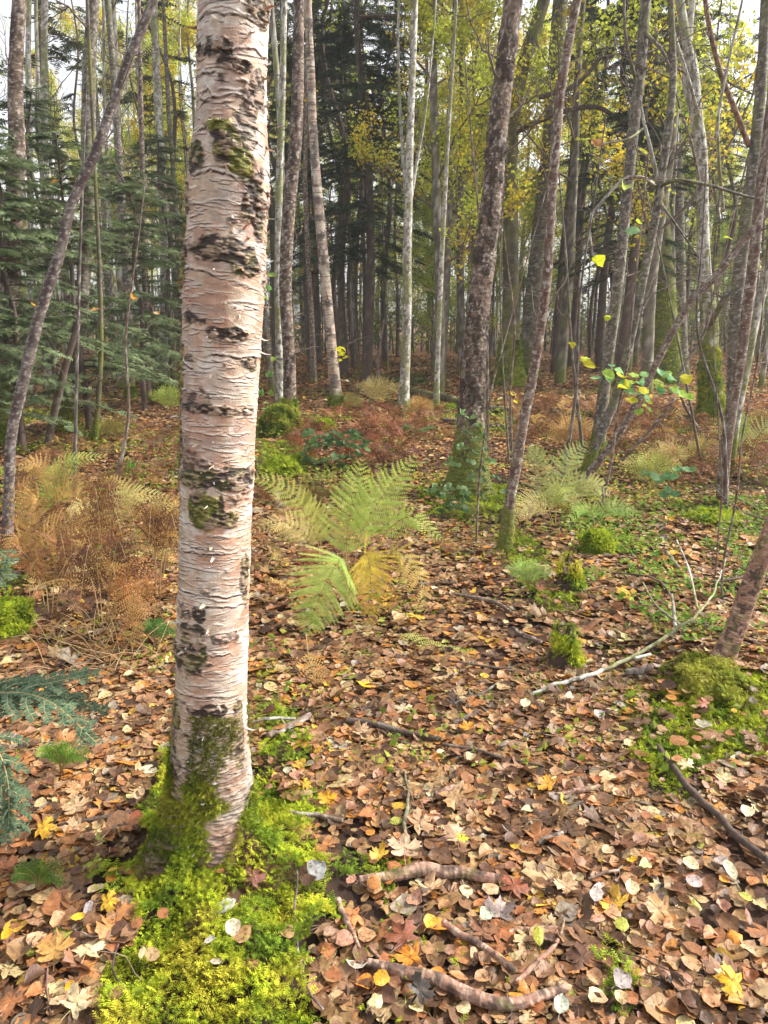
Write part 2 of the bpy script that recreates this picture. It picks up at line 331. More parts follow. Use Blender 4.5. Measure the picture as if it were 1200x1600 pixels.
def ground_moss(mb, poly, dens, size, lump=.02, **k):
    px = [p[0] for p in poly]; py = [p[1] for p in poly]; c = np.array([gp(*p) for p in poly]); lo, hi = c.min(0), c.max(0)
    n = int((hi[0] - lo[0]) * (hi[1] - lo[1]) * dens); x = rng.uniform(lo[0], hi[0], n); y = rng.uniform(lo[1], hi[1], n)
    P = np.stack([x, y, H(x, y)], -1); a, b = proj(P); e = (fbm(x * 12, y * 12, 5, 3) - .5) * 110
    m = inpoly(a + e, b + e * .6, poly) & ~inpoly(a + e * .2, b + e * .2, CLEFT); P = P[m]; x, y = x[m], y[m]
    P[:, 2] += lump * ss(.3, .75, fbm(x * 11, y * 11, 7, 3)) + rng.random(len(x)) * .006
    Nn = np.stack([(vn(x * 15, y * 15, 1) - .5), (vn(x * 15, y * 15, 8) - .5), np.full(len(x), .8)], -1); moss(mb, P, Nn, size, **k)
mb = MB(); ground_moss(mb, MOSS_BIRCH, 26000, .019, .05); ground_moss(mb, MOSS_S[2], 16000, .016, .02)
tag(mb.build('moss_carpet', M_MOSS, smooth=False), 'bright lime green feathery moss spreading from the foot of the big birch', 'moss', kind='stuff')
mb = MB(); ground_moss(mb, MOSS_R1, 9000, .026, .04, pal=(LIME, MGREEN, LIME))
for p in MOSS_S[:2] + MOSS_S[3:]:
    ground_moss(mb, p, 6000, .024, .03, pal=(LIME, MGREEN, (.3, .4, .04)))
# small scattered moss islands over the whole floor
x, y = ground_pts(26000, 1.2, 7); k = fbm(x * 2.1, y * 2.1, 40, 4) + .155 * ss(.4, 2.2, x) * (y > 2.4) + .05 * (x < -1.0); i = k > .575; x, y = x[i], y[i]
moss(mb, np.stack([x, y, H(x, y) + .01 + .02 * rng.random(len(x))], -1), np.tile([0, 0, 1.], (len(x), 1)), .022, pal=(LIME, MGREEN, (.2, .3, .03)))
x, y = ground_pts(60000, 6, 22, .6); k = fbm(x * .8, y * .8, 40, 4) + .04 * (np.abs(x) > 2); i = k > .62; x, y = x[i], y[i]
moss(mb, np.stack([x, y, H(x, y) + .02], -1), np.tile([0, 0, 1.], (len(x), 1)), .07, pal=((.16, .2, .03), (.08, .14, .02), (.3, .28, .06)), tps=MTS)
tag(mb.build('moss_patches', M_MOSS, smooth=False), 'scattered green moss patches growing among the fallen leaves', 'moss', kind='stuff')
# low green herbs on the right
mb = MB(); n = 11000; c = np.array([gp(*p) for p in GREEN_R]); lo, hi = c.min(0), c.max(0); x = rng.uniform(lo[0], hi[0], n); y = rng.uniform(lo[1], hi[1], n)
P = np.stack([x, y, H(x, y) + .01 + .05 * rng.random(n)], -1); a, b = proj(P); m = inpoly(a, b, GREEN_R) & (fbm(x * 3.5, y * 3.5, 11, 3) > .465); P = P[m]; n = len(P)
N = unit(rng.normal(0, .4, (n, 3)) + [0, -.2, 1]); C = mix((.10, .24, .03), (.30, .40, .05), rng.random(n)) * rng.uniform(.7, 1.2, (n, 1))
inst(mb, SIMPLE[0], P, basis(N, rng.uniform(0, 6.28, n)), rng.uniform(.018, .045, n), C)
n = 26000; x, y = ground_pts(n, 2.2, 12, .6); k = fbm(x * 1.3, y * 1.3, 61, 3) + .07 * ss(.3, 2, x) + .05 * ss(-.8, -2, x) - .06 * np.exp(-((x - .5) / .6) ** 2); i = k > .56; x, y = x[i], y[i]; n = len(x); P = np.stack([x, y, H(x, y) + .01 + (.04 + .008 * y) * rng.random(n)], -1)
N = unit(rng.normal(0, .5, (n, 3)) + [0, -.3, 1]); C = mix((.13, .22, .03), (.42, .42, .06), rng.random(n)) * rng.uniform(.7, 1.2, (n, 1)); inst(mb, SIMPLE[1], P, basis(N, rng.uniform(0, 6.28, n)), rng.uniform(.018, .04, n) * (.8 + y * .09), C)
tag(mb.build('ground_cover', M_LEAF, smooth=False), 'low green herbs and sorrel among the leaves on the right', 'ground cover', kind='stuff')
# ------------------------------------------------------------------ trunks
def bark(style, th, r, S):
    X, Y = np.cos(th) * r, np.sin(th) * r; z = np.zeros_like(X)
    if style == 'birch':
        c = mix((.52, .45, .37), (.36, .24, .18), ss(.35, .65, fbm(X * 20, Y * 20, S * 6, 3)))
        ln = fbm(X * 6, Y * 6, S * 55, 2); c = mix(c, (.10, .06, .045), ss(.58, .68, ln) * .8); c = mix(c, (.66, .58, .5), ss(.40, .32, ln) * .6)
        d = ss(.52, .60, fbm(X * 9 + 5, Y * 9, S * 7, 4)); c = mix(c, mix((.05, .035, .03), (.22, .19, .17), vn(X * 60, Y * 60, S * 60)), d * .85); return c, .03 * d + .02 * ln
    if style == 'brownbirch':
        c = mix((.185, .13, .098), (.08, .055, .043), ss(.35, .65, fbm(X * 26, Y * 26, S * 16, 4)))
        ln = fbm(X * 20, Y * 20, S * 75, 3); c = mix(c, (.33, .27, .22), ss(.58, .70, ln) * .6)
        q = ss(.60, .66, fbm(X * 70, Y * 70 + 3, S * 42, 3)); c = mix(c, (.44, .40, .35), q * .75)
        d = ss(.55, .62, fbm(X * 22 + 5, Y * 22, S * 12, 4)); c = mix(c, (.035, .024, .020), d * .75); f = fbm(X * 120, Y * 120, S * 60, 2); return c * (.65 + .7 * f)[..., None], .05 * d + .05 * ln + .04 * f
    if style == 'cherry':
        c = mix((.115, .068, .052), (.19, .14, .11), ss(.35, .65, fbm(X * 35, Y * 35, S * 14, 4))); ln = fbm(X * 30, Y * 30, S * 110, 3)
        c = mix(c, (.34, .28, .24), ss(.60, .70, ln) * .7); q = ss(.60, .66, fbm(X * 80, Y * 80, S * 40 + 7, 3)); c = mix(c, (.44, .41, .36), q * .75); f = fbm(X * 150, Y * 150, S * 90, 2); return c * (.6 + .8 * f)[..., None], .05 * ln + .03 * f
    if style == 'purple':
        c = mix((.095, .070, .066), (.17, .14, .125), ss(.35, .65, fbm(X * 35, Y * 35, S * 14, 4))); q = ss(.60, .66, fbm(X * 90, Y * 90, S * 50, 3)); c = mix(c, (.40, .37, .33), q * .75); ln = fbm(X * 20, Y * 20, S * 90, 2); c = mix(c, (.05, .035, .035), ss(.6, .7, ln) * .6); return c * (.65 + .7 * fbm(X * 150, Y * 150, S * 120, 2))[..., None], .05 * q + .05 * ln
    if style == 'lichen':
        c = mix((.56, .54, .48), (.29, .27, .22), ss(.38, .62, fbm(X * 30, Y * 30, S * 14, 4))); q = ss(.56, .61, fbm(X * 45, Y * 45, S * 26 + 4, 4)); c = mix(c, (.09, .075, .055), q * .8)
        g_ = ss(.56, .62, fbm(X * 8, Y * 8 + 9, S * 2.2, 3)); c = mix(c, (.20, .21, .07), g_ * .7); return c, .03 * q
    if style == 'grey':
        c = mix((.19, .165, .13), (.09, .078, .062), ss(.35, .65, fbm(X * 32, Y * 32, S * 14, 4))); q = ss(.58, .64, fbm(X * 55, Y * 55, S * 40, 3)); c = mix(c, (.40, .38, .33), q * .7); c = mix(c, (.15, .16, .06), ss(.55, .65, fbm(X * 9, Y * 9 + 20, S * 3, 3)) * .5)
        ln = fbm(X * 9, Y * 9, S * 45, 2); c = mix(c, (.09, .075, .065), ss(.62, .7, ln) * .7); return c, .04 * ln
    if style == 'mossy':
        c = mix((.085, .075, .05), (.15, .15, .04), ss(.3, .7, fbm(X * 7, Y * 7, S * 3, 4))); q = ss(.55, .65, fbm(X * 14, Y * 14, S * 9, 3)); c = mix(c, (.20, .16, .13), q * .6); return c, .08 * fbm(X * 22, Y * 22, S * 10, 3)
    if style == 'spruce':
        c = mix((.13, .09, .07), (.075, .055, .045), fbm(X * 20, Y * 20, S * 9, 4)); q = ss(.6, .68, fbm(X * 24, Y * 24, S * 20, 3)); c = mix(c, (.22, .19, .16), q * .6); return c, .06 * q
    c = mix((.31, .175, .125), (.18, .10, .07), fbm(X * 30, Y * 30, S * 15, 3)); ln = fbm(X * 14, Y * 14, S * 190, 2)       # stick
    ln = .6 * ln + .4 * fbm(X * 60, Y * 60, S * 320, 2); c = mix(c, (.50, .37, .29), ss(.50, .62, ln) * .65 * ss(.3, .55, fbm(X * 40, Y * 40, S * 12 + 9, 2))); c = mix(c, (.05, .035, .03), ss(.53, .62, fbm(X * 50, Y * 50, S * 45 + 4, 3)) * .8); c = mix(c, (.13, .16, .03), ss(.58, .66, fbm(X * 30, Y * 30, S * 20 + 14, 2)) * .3); return c * (.7 + .9 * fbm(X * 200, Y * 200, S * 200, 2))[..., None], .10 * ln + .05 * fbm(X * 60, Y * 60, S * 60, 2)
def trunk(mb, P, r, style, sides=20, step=.012, mossh=0.0, flare=0.0, rough=1.0, mscol=(.17, .19, .035)):
    P = np.asarray(P, float); L = np.linalg.norm(np.diff(P, axis=0), axis=1).sum(); n = int(min(max(L / step, 6), 900))
    Q = spline(P, n); rr = spline(np.c_[r, r, r], n)[:, 0]
    S = np.concatenate([[0], np.cumsum(np.linalg.norm(np.diff(Q, axis=0), axis=1))])
    T = unit(np.gradient(Q, axis=0)); ref = np.array([0, 1.0, 0]) if abs(T[0, 1]) < .8 else np.array([1.0, 0, 0]); A = unit(np.cross(T, ref)); B = np.cross(T, A)
    th = np.arange(sides) * 2 * math.pi / sides; TH, SS = np.meshgrid(th, S); RR = np.repeat(rr[:, None], sides, 1)
    ph = P[0, 0] * 7.3 + P[0, 1] * 3.1
    C, D = bark(style, TH, RR, SS + ph)
    if mossh:
        m = ss(.25, -.15, (SS - mossh) / mossh + (fbm(np.cos(TH) * RR * 12 + ph, np.sin(TH) * RR * 12, SS * 6, 3) - .5) * 2.2)
        C = mix(C, mix(np.array(mscol) * .6, mscol, vn(np.cos(TH) * RR * 60, np.sin(TH) * RR * 60, SS * 60)), m * .9); D = D + m * .10
    rad = RR * (1 + D * rough + .06 * (fbm(np.cos(TH) * 2, np.sin(TH) * 2, SS * 3 + ph, 3) - .5)) * (1 + flare * np.exp(-SS / (rr[0] * 1.6)) * (.7 + .5 * np.sin(TH * 3 + ph) + .3 * np.sin(TH * 5 + 1)))
    V = Q[:, None] + rad[..., None] * (np.cos(TH)[..., None] * A[:, None] + np.sin(TH)[..., None] * B[:, None])
    i = np.arange(n - 1)[:, None] * sides; j = np.arange(sides)[None]; k = (j + 1) % sides; Qd = np.stack([i + j, i + k, i + k + sides, i + j + sides], -1).reshape(-1, 4)
    V = V.reshape(-1, 3); C = C.reshape(-1, 3); V = np.vstack([V, Q[0], Q[-1]]); C = np.vstack([C, [.3, .2, .12], [.3, .2, .12]])
    jj = np.arange(sides); kk = (jj + 1) % sides
    mb.add(V, [Qd, np.vstack([np.stack([kk, jj, np.full(sides, n * sides)], -1), np.stack([jj + (n - 1) * sides, kk + (n - 1) * sides, np.full(sides, n * sides + 1)], -1)])], C)
    return Q, rr
def pxpath(pts, Y, extend=700):
    P = [at(x, y, Y) for x, y, w_ in pts]; t = [Y / ray(x, y)[1] for x, y, w_ in pts]; r = [w_ / 2 / F * q for (x, y, w_), q in zip(pts, t)]
    if extend:
        d = unit(P[-1] - P[-2]); s = abs(extend) / F * t[-1]; P.append(P[-1] + d * s + np.array([0, 0, 0.])); r.append(r[-1] * .75)
    return np.array(P), np.array(r)
def twigs_on(mb, Q, rr, n, seed, lo=.25, hi=1., length=.6, col=(.16, .12, .10), upw=.4, rad=.18, leaves=None, lcol=None, sub=3):
    g = np.random.default_rng(seed); tips = []
    for i in range(n):
        k = int(len(Q) * g.uniform(lo, hi)) - 1; p = Q[k]; a = g.uniform(0, 6.28); d = unit([math.cos(a), math.sin(a), upw + g.normal() * .35]); L = length * g.uniform(.4, 1.4)
        m = 7; pts = [p]; dd = d
        for q in range(m - 1):
            dd = unit(dd + g.normal(0, .22, 3) + [0, 0, .05]); pts.append(pts[-1] + dd * L / m)
        r0 = max(rr[k] * rad * g.uniform(.5, 1.2), .0022); tube(mb, pts, np.linspace(r0, r0 * .3, m), 5, np.array(col) * g.uniform(.7, 1.3), False); tips.append(pts[-1])
        for s in range(sub):
            q = g.integers(1, m - 1); e = unit(dd + g.normal(0, .8, 3)); b = [pts[q]]
            for z in range(4): e = unit(e + g.normal(0, .25, 3)); b.append(b[-1] + e * L * .12)
            tube(mb, b, np.linspace(r0 * .5, r0 * .2, 5), 4, np.array(col) * g.uniform(.7, 1.3), False); tips.append(b[-1])
    return np.array(tips)
def sleeve(mb, Q, rr, h, dens, size, grow=1.12, pal=((.26, .33, .03), (.10, .17, .02), (.36, .36, .05)), thr=.42, flare=0., tps=MT, z0=-.02):
    """feathery moss standing on the lower part of a trunk"""
    S = np.concatenate([[0], np.cumsum(np.linalg.norm(np.diff(Q, axis=0), axis=1))]); n = int(dens * h * 6.28 * rr[0])
    s = rng.uniform(z0, 1, n) ** 1.0 * h; s = np.clip(s, 0, None); k = np.searchsorted(S, s).clip(1, len(Q) - 1); th = rng.uniform(0, 6.28, n)
    D = np.stack([np.cos(th), np.sin(th), 0 * th], -1); r = rr[k] * grow * (1 + flare * np.exp(-s / (rr[0] * 1.8))); P = Q[k] + D * r[:, None]
    m = fbm(P[:, 0] * 8, P[:, 1] * 8, P[:, 2] * 6, 3) > thr + .35 * (s / h) ** 2 - .12; moss(mb, P[m], (D + [0, 0, .25])[m], size, pal=pal, tps=tps)
# ------------------------------------------------------------------ the big birch in front
def big_birch():
    line = [(330, 1440, 215), (331, 1360, 190), (331, 1290, 160), (331, 1210, 130), (330, 1120, 117), (332, 980, 116), (336, 860, 116), (340, 740, 118), (343, 640, 122), (347, 540, 128), (351, 440, 132), (357, 330, 128),
            (360, 250, 128), (362, 180, 114), (363, 90, 114), (365, 0, 117), (367, -120, 112), (372, -420, 108), (376, -900, 100)]
    Y = BY; P, r = pxpath(line, Y, 0); r = r * .93; P = np.vstack([P[0] + (P[0] - P[1]) * .6, P]); r = np.concatenate([[r[0] * 1.12], r])
    n, sides = 2100, 250; Q = spline(P, n * 2); rr = spline(np.c_[r, r, r], n * 2)[:, 0]; S = np.concatenate([[0], np.cumsum(np.linalg.norm(np.diff(Q, axis=0), axis=1))])
    s_vis = 2.75; s_even = np.concatenate([np.linspace(0, s_vis, n - 60), np.linspace(s_vis + .02, S[-1], 60)])
    Q = np.stack([np.interp(s_even, S, Q[:, i]) for i in range(3)], -1); rr = np.interp(s_even, S, rr); S = s_even
    T = unit(np.gradient(Q, axis=0)); A = np.tile([1., 0, 0], (n, 1)); A = unit(A - T * (A * T).sum(1)[:, None]); B = np.cross(T, A)
    th = np.arange(sides) * 2 * math.pi / sides; TH, SS = np.meshgrid(th, S); X, Yc = np.cos(TH) * .1, np.sin(TH) * .1
    _, pyr = proj(Q)
    g = np.random.default_rng(5)
    # papery base colour: cream, pink and peach layers
    f1 = fbm(X * 9, Yc * 9, SS * 5, 4); f2 = fbm(X * 12 + 4, Yc * 12, SS * 14, 4)
    C = mix((.64, .50, .38), (.58, .36, .26), ss(.38, .60, f1)); C = mix(C, (.70, .61, .52), ss(.53, .63, f2) * .7); C = mix(C, (.52, .25, .17), ss(.60, .70, fbm(X * 8, Yc * 8 + 3, SS * 7 + 2, 4)) * .8)
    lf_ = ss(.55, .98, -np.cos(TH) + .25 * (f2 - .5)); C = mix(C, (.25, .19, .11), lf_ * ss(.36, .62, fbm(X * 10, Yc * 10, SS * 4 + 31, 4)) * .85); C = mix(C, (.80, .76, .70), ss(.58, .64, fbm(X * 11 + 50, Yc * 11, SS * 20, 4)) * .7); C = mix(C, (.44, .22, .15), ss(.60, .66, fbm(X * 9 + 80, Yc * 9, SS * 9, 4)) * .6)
    C = mix(C, (.40, .33, .30), ss(.60, .66, fbm(X * 14, Yc * 14 + 8, SS * 30, 4)) * .5)
    fine = fbm(X * 25, Yc * 25, SS * 240, 2); C = C * np.array([.86, .84, .82]) * (1 + .26 * (fine - .5))[..., None]
    D = .0016 * fbm(X * 20, Yc * 20, SS * 90, 3)
    saw = (SS * 26 + 2.6 * fbm(X * 10, Yc * 10, SS * 2, 3)) % 1.0; D += .0009 * saw
    ds = S[1] - S[0]
    def col_of(a): return (a / (2 * math.pi) * sides)
    for i in range(3300):                          # lenticels and torn curling edges
        sc_ = g.uniform(.02, 2.7); a = g.uniform(0, 6.28); Ln = abs(g.normal(0, .018)) + .004; hw = int(Ln / .09 / 6.283 * sides) + 1; thick = g.choice([1, 1, 1, 2, 2, 3]); slope = g.normal(0, .10) - .10 * math.cos(a)
        ci = int(col_of(a)); cc = (np.arange(ci - hw, ci + hw + 1)) % sides; off = np.arange(-hw, hw + 1) / max(hw, 1)
        zc = sc_ + slope * off * Ln + g.normal(0, .15) * Ln * off ** 2; ri = (zc / ds).astype(int); prof = np.sqrt(np.clip(1 - off ** 2, 0, 1))
        dark = g.random() < .62
        for q in range(-1, thick + 3):
            rI = (ri + q).clip(0, n - 1)
            if q <= 0:
                w_ = prof * .85; t = (.10, .05, .035) if dark else (.32, .17, .11); C[rI, cc] = C[rI, cc] * (1 - w_[:, None]) + np.array(t) * w_[:, None]; D[rI, cc] -= .0006 * prof
            else:
                f = 1 - (q - 1) / (thick + 2); w_ = prof * .6 * f; C[rI, cc] = C[rI, cc] * (1 - w_[:, None]) + np.array((.80, .72, .63)) * w_[:, None]; D[rI, cc] += .0012 * prof * f * (thick > 1)
    for i in range(34):                            # long torn lips running round the stem
        sc_ = g.uniform(.35, 2.7); a = g.uniform(0, 6.28); hw = g.integers(18, 75); ci = int(col_of(a)); off = np.arange(-hw, hw + 1) / hw; cc = np.arange(ci - hw, ci + hw + 1) % sides
        zc = sc_ + .012 * (fbm(off * 3 + i, 0, 0, 3) - .5) * 2 - .03 * g.random() * off ** 2; ri = (zc / ds).astype(int); prof = ss(0, .4, 1 - np.abs(off)) * (.5 + vn(off * 12, i, 0))
        for q in range(-3, 7):
            rI = (ri + q).clip(0, n - 1)
            if q <= 0: D[rI, cc] -= .0009 * prof; w_ = np.clip(prof * .8, 0, 1); C[rI, cc] = C[rI, cc] * (1 - w_[:, None]) + np.array((.09, .05, .04)) * w_[:, None]
            else: f = 1 - q / 7; D[rI, cc] += .0017 * prof * f; w_ = np.clip(prof * f, 0, 1) * .7; C[rI, cc] = C[rI, cc] * (1 - w_[:, None]) + np.array((.78, .70, .62)) * w_[:, None]
    # rough black patches: (photo row, side -1..1, half height, half width in radians, moss)
    pts = [(10, .85, 42, .6, .1), (95, -.4, 26, .8, .05), (115, .2, 16, .7, .0), (215, -.15, 22, .7, .9), (245, .25, 45, .55, .9), (262, -.7, 32, .5, .3), (320, .8, 60, .5, .3), (310, -.95, 40, .4, .2), (395, .15, 22, 1.0, .1), (415, .7, 26, .5, .3),
           (440, -.95, 60, .4, .6), (500, -.55, 14, .5, .2), (520, .3, 14, .7, .05), (590, -.98, 80, .35, .8), (634, .1, 9, 1.1, .05), (560, .85, 14, .4, .1), (738, .1, 18, 1.6, .3), (785, -.05, 34, .55, .8), (800, .55, 16, .4, .5), (965, -.5, 13, .5, .1), (1000, -.35, 34, .5, .35),
           (1010, -.85, 26, .5, .5), (1085, .1, 15, .55, .0), (1120, -.9, 60, .35, .6), (940, -.15, 14, .25, .0), (1130, .85, 60, .3, .4), (900, .95, 60, .25, .3), (700, -.95, 70, .25, .7)]
    PY = np.repeat(pyr[:, None], sides, 1); dn = (fbm(X * 25, Yc * 25, SS * 22, 4) - .5); rough = ss(.28, .72, fbm(X * 60, Yc * 60, SS * 130, 3))
    dark = np.zeros_like(SS); mo = np.zeros_like(SS)
    for py, dx, hh, hwid, ms in pts:
        hh *= .85; hwid *= .9
        a0 = -math.pi / 2 + math.asin(max(-1, min(1, dx))); da = (TH - a0 + math.pi) % (2 * math.pi) - math.pi
        e = ((PY - py) / hh) ** 2 + (da / hwid) ** 2 + dn * 3.2; m = ss(1.15, .65, e); dark = np.maximum(dark, m); mo = np.maximum(mo, m * ms)
    e = ss(.635, .68, fbm(X * 13 + 40, Yc * 13, SS * 16, 4)); dark = np.maximum(dark, e * .8)
    low = ss(1060, 1240, PY + dn * 160); dark = np.maximum(dark, low * .55)
    back = ss(.55, .95, -np.sin(TH + math.pi)) 
    C = mix(C, mix((.022, .014, .011), (.30, .21, .155), ss(.35, .95, rough)), dark * .94); D += dark * (.007 * (rough - .2))
    C = mix(C, mix((.10, .11, .02), (.27, .26, .06), ss(.3, .7, rough)), np.clip(mo * 1.25 * ss(.40, .60, fbm(X * 30, Yc * 30, SS * 30 + 9, 3)), 0, 1) * .85)
    for py, dx, hh, amp, wd in ((245, .2, 46, .013, .6), (400, .2, 25, .006, .8), (300, -.8, 45, .008, .5), (745, 0, 26, .005, 1.6), (1085, .1, 18, .004, .5), (430, -.8, 60, .005, .5), (1000, -.5, 34, .004, .6)):
        a0 = -math.pi / 2 + math.asin(dx); da = (TH - a0 + math.pi) % (2 * math.pi) - math.pi; D += amp * np.exp(-((PY - py) / hh) ** 2 - (da / wd) ** 2)
    z = Q[:, 2] - float(H(BX, BY)); Z = np.repeat(z[:, None], sides, 1)
    lob = .55 * np.cos(3 * (TH + .7)) + .35 * np.cos(5 * TH + .6) + .25 * (fbm(X * 8, Yc * 8, 3, 2) - .5)
    fl = np.exp(-np.clip(Z + .02, 0, 3) / .12); RR = rr[:, None] * (1 + fl * .50 * (lob + .22)) + D + .004 * (fbm(X * 10, Yc * 10, SS * 6, 3) - .5) + .010 * fl * (fbm(X * 30, Yc * 30, SS * 4, 3) - .5)
    C = mix(C, mix((.12, .055, .04), (.34, .19, .14), rough), ss(.24, .04, Z + dn * .2) * .85)
    V = Q[:, None] + RR[..., None] * (np.cos(TH)[..., None] * A[:, None] + np.sin(TH)[..., None] * B[:, None])
    nn = n; i = np.arange(nn - 1)[:, None] * sides; j = np.arange(sides)[None]; k = (j + 1) % sides
    base = empty('birch_tree', (BX, BY, float(H(BX, BY)))); o = np.array(base.location)
    tag(base, 'big birch in the left foreground with peeling cream and pink bark and a mossy foot', 'birch tree')
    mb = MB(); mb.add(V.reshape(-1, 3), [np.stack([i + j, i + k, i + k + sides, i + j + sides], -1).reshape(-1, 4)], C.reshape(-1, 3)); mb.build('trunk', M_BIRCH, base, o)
    # loose curls of bark
    mb = MB()
    for q in range(150):
        sI = g.uniform(.3, 2.65); a = g.uniform(math.pi, 2 * math.pi) if g.random() < .9 else g.uniform(0, 6.28); ki = int(sI / ds); jj = int(col_of(a)) % sides; p = V[ki, jj]
        out = unit(p - Q[ki]); tg = unit(np.cross([0, 0, 1], out)); L = g.uniform(.006, .028) * (2 if g.random() < .08 else 1); wd = g.uniform(.003, .010); m = 7; cur = g.uniform(60, 190); dirv = unit(tg * g.choice([-1, 1]) * g.uniform(.2, 1) + np.array([0, 0, g.choice([-1, -1, 1])]) * g.uniform(.1, 1)); ang = 0; c0 = p - out * .001; W = unit(np.cross(dirv, out)); ring = []
        for t in range(m):
            u = t / (m - 1); ring.append([c0 - W * wd * (1 - u * .6) / 2, c0 + W * wd * (1 - u * .6) / 2]); ang += cur * L / m; c0 = c0 + (dirv * math.cos(ang * .8) + out * abs(math.sin(ang * .8) + .35)) * L / m
        cl = np.array([(.75, .62, .5), (.55, .30, .2), (.7, .66, .6), (.5, .42, .3)][g.integers(0, 4)]) * g.uniform(.7, 1.1)
        mb.add(np.array(ring).reshape(-1, 3), [np.array([(2 * t, 2 * t + 1, 2 * t + 3, 2 * t + 2) for t in range(m - 1)])], cl)
    tag(mb.build('peeling_bark', M_BIRCH, base, o), kind='stuff')
    # moss climbing the foot, and tufts on the burls
    mb = MB(); idx = np.where((z > -.05) & (z < .62))[0]; N_ = 60000; ki = g.choice(idx, N_); ji = g.integers(0, sides, N_); P0 = V[ki, ji]; zz = z[ki]; aa = TH[0, ji]
    nrm = unit(P0 - Q[ki]); f = fbm(P0[:, 0] * 14, P0[:, 1] * 14, P0[:, 2] * 7, 3); left = -np.cos(aa)
    lim = .235 + .10 * left + .06 * np.cos(2 * aa) + (f - .5) * .60; keep = (zz < lim) & ~((np.abs((aa + math.pi / 2 - .22 + math.pi) % (2 * math.pi) - math.pi) < .30) & (zz < .10)) & (rng.random(N_) < .55)
    moss(mb, P0[keep], (nrm + [0, 0, -.2])[keep], .017, pal=((.30, .36, .03), (.13, .19, .02), (.44, .42, .06)))
    keep = (zz < .5) & (zz > .12) & (f > .60) & (rng.random(N_) < .35); moss(mb, P0[keep], nrm[keep] + [0, 0, -.3], .014, pal=((.22, .22, .05), (.12, .13, .03), (.30, .26, .08)))
    mb.build('moss', M_MOSS, base, o, smooth=False)
    mb = MB(); ki = g.integers(0, n - 60, 160000); ji = g.integers(0, sides, 160000); keep = (mo[ki, ji] > .35) & (rough[ki, ji] > .42) & (g.random(160000) < .35); P0 = V[ki, ji][keep]
    moss(mb, P0, unit(P0 - Q[ki][keep]), .008, pal=((.28, .27, .06), (.15, .15, .03), (.40, .36, .08)), tps=MTS); mb.build('moss_tuft', M_MOSS, base, o, smooth=False)
big_birch()
# ------------------------------------------------------------------ trees whose trunks one can tell apart
def tree_thing(name, label, cat, style, pts, mossh=0., sl=None, sides=24, ntw=0, tw=.6, group=None, branches=(), Y=None, step=.010, flare=.25, extend=700, twlo=.2, seed=1, sldens=9000, slsize=.03, tcol=(.16, .12, .10), rough=1.0, wsc=1.):
    if Y is None: Y = gp(pts[0][0], pts[0][1])[1]
    P, r = pxpath(pts, Y, extend); r = r * .88 * wsc; b = P[0].copy(); gz = float(H(b[0], b[1]))
    d = unit(P[0] - P[1]); P = np.vstack([P[0] + d * (max(b[2] - gz, 0) + .08), P]); r = np.concatenate([[r[0] * 1.03], r]); b[2] = gz
    root = empty(name, b); tag(root, label, cat, group)
    mb = MB(); Q, rr = trunk(mb, P, r, style, sides, step, mossh, flare, rough); mb.build('trunk', M_BARK, root, b)
    if ntw:
        for q in range(ntw): mb = MB(); twigs_on(mb, Q, rr, 1, seed * 100 + q, twlo, .97, tw, tcol); mb.build('twig', M_TWIG, root, b)
    for bp in branches:
        q, s_ = pxpath(bp[0], Y + (bp[2] if len(bp) > 2 else 0), 0)
        if len(bp) > 2: q[0] = at(bp[0][0][0], bp[0][0][1], Y)
        mb = MB(); Q2, r2 = trunk(mb, q, s_, bp[1], 8, .03); twigs_on(mb, Q2, r2, 5, seed + int(q[0][0] * 50) % 91, .2, .95, .45, tcol, rad=.35); mb.build('branch', M_BARK, root, b)
    if sl:
        mb = MB(); S0 = Q; sleeve(mb, Q, rr, sl, sldens, slsize, 1.10, flare=flare, thr=.35); mb.build('moss', M_MOSS, root, b, smooth=False)
    return root, Q, rr
T = tree_thing
# left of the big birch
T('sapling', 'slender leaning purple brown stem crossing the upper left, in front of the firs', 'tree', 'purple', [(11, 850, 22), (14, 770, 20), (18, 680, 20), (38, 590, 21), (62, 490, 21), (92, 400, 20), (112, 320, 19), (148, 240, 19), (176, 165, 19), (203, 90, 18), (232, 20, 17)], 0, .12, 16, 5, .5, seed=3, slsize=.02, twlo=.5, wsc=.88)
T('birch_tree', 'thick blotchy reddish brown birch at the left edge of the wood', 'birch tree', 'brownbirch', [(4, 690, 44), (10, 560, 36), (18, 400, 30), (26, 250, 27), (24, 120, 24), (30, 0, 22)], .8, .5, 24, 8, seed=4)
T('birch_tree', 'pale trunk leaning left with moss up its foot, beside the fallen dark stem at left', 'birch tree', 'grey', [(102, 672, 34), (112, 600, 28), (125, 500, 24), (134, 380, 22), (138, 200, 24), (140, 90, 23), (146, 0, 21)], .75, .5, 24, 8, seed=5, flare=.35)
T('dark_pole', 'dark leaning dead pole reaching up right in front of the pale mossy trunk', 'pole', 'spruce', [(72, 706, 13), (86, 640, 13), (103, 570, 12), (124, 500, 10)], 0, None, 12, 0, extend=0)
T('sapling', 'thin mossy sapling standing right of the pale mossy trunk at left', 'tree', 'mossy', [(148, 692, 12), (154, 620, 9), (158, 540, 8), (156, 430, 7), (150, 300, 6)], .3, .35, 12, 6, .5, seed=6, slsize=.02)
T('birch_tree', 'straight pale birch with mossy foot behind the fir boughs at left', 'birch tree', 'grey', [(203, 622, 17), (202, 520, 15), (196, 400, 14), (186, 250, 13), (178, 120, 12), (168, 0, 11)], .5, .4, 16, 8, seed=7)
T('birch_tree', 'very thin pinkish birch between two greyer trunks left of the big birch', 'birch tree', 'brownbirch', [(232, 630, 11), (229, 520, 9), (224, 380, 9), (222, 240, 8), (219, 100, 7), (217, 0, 6)], .4, .3, 12, 8, seed=8)
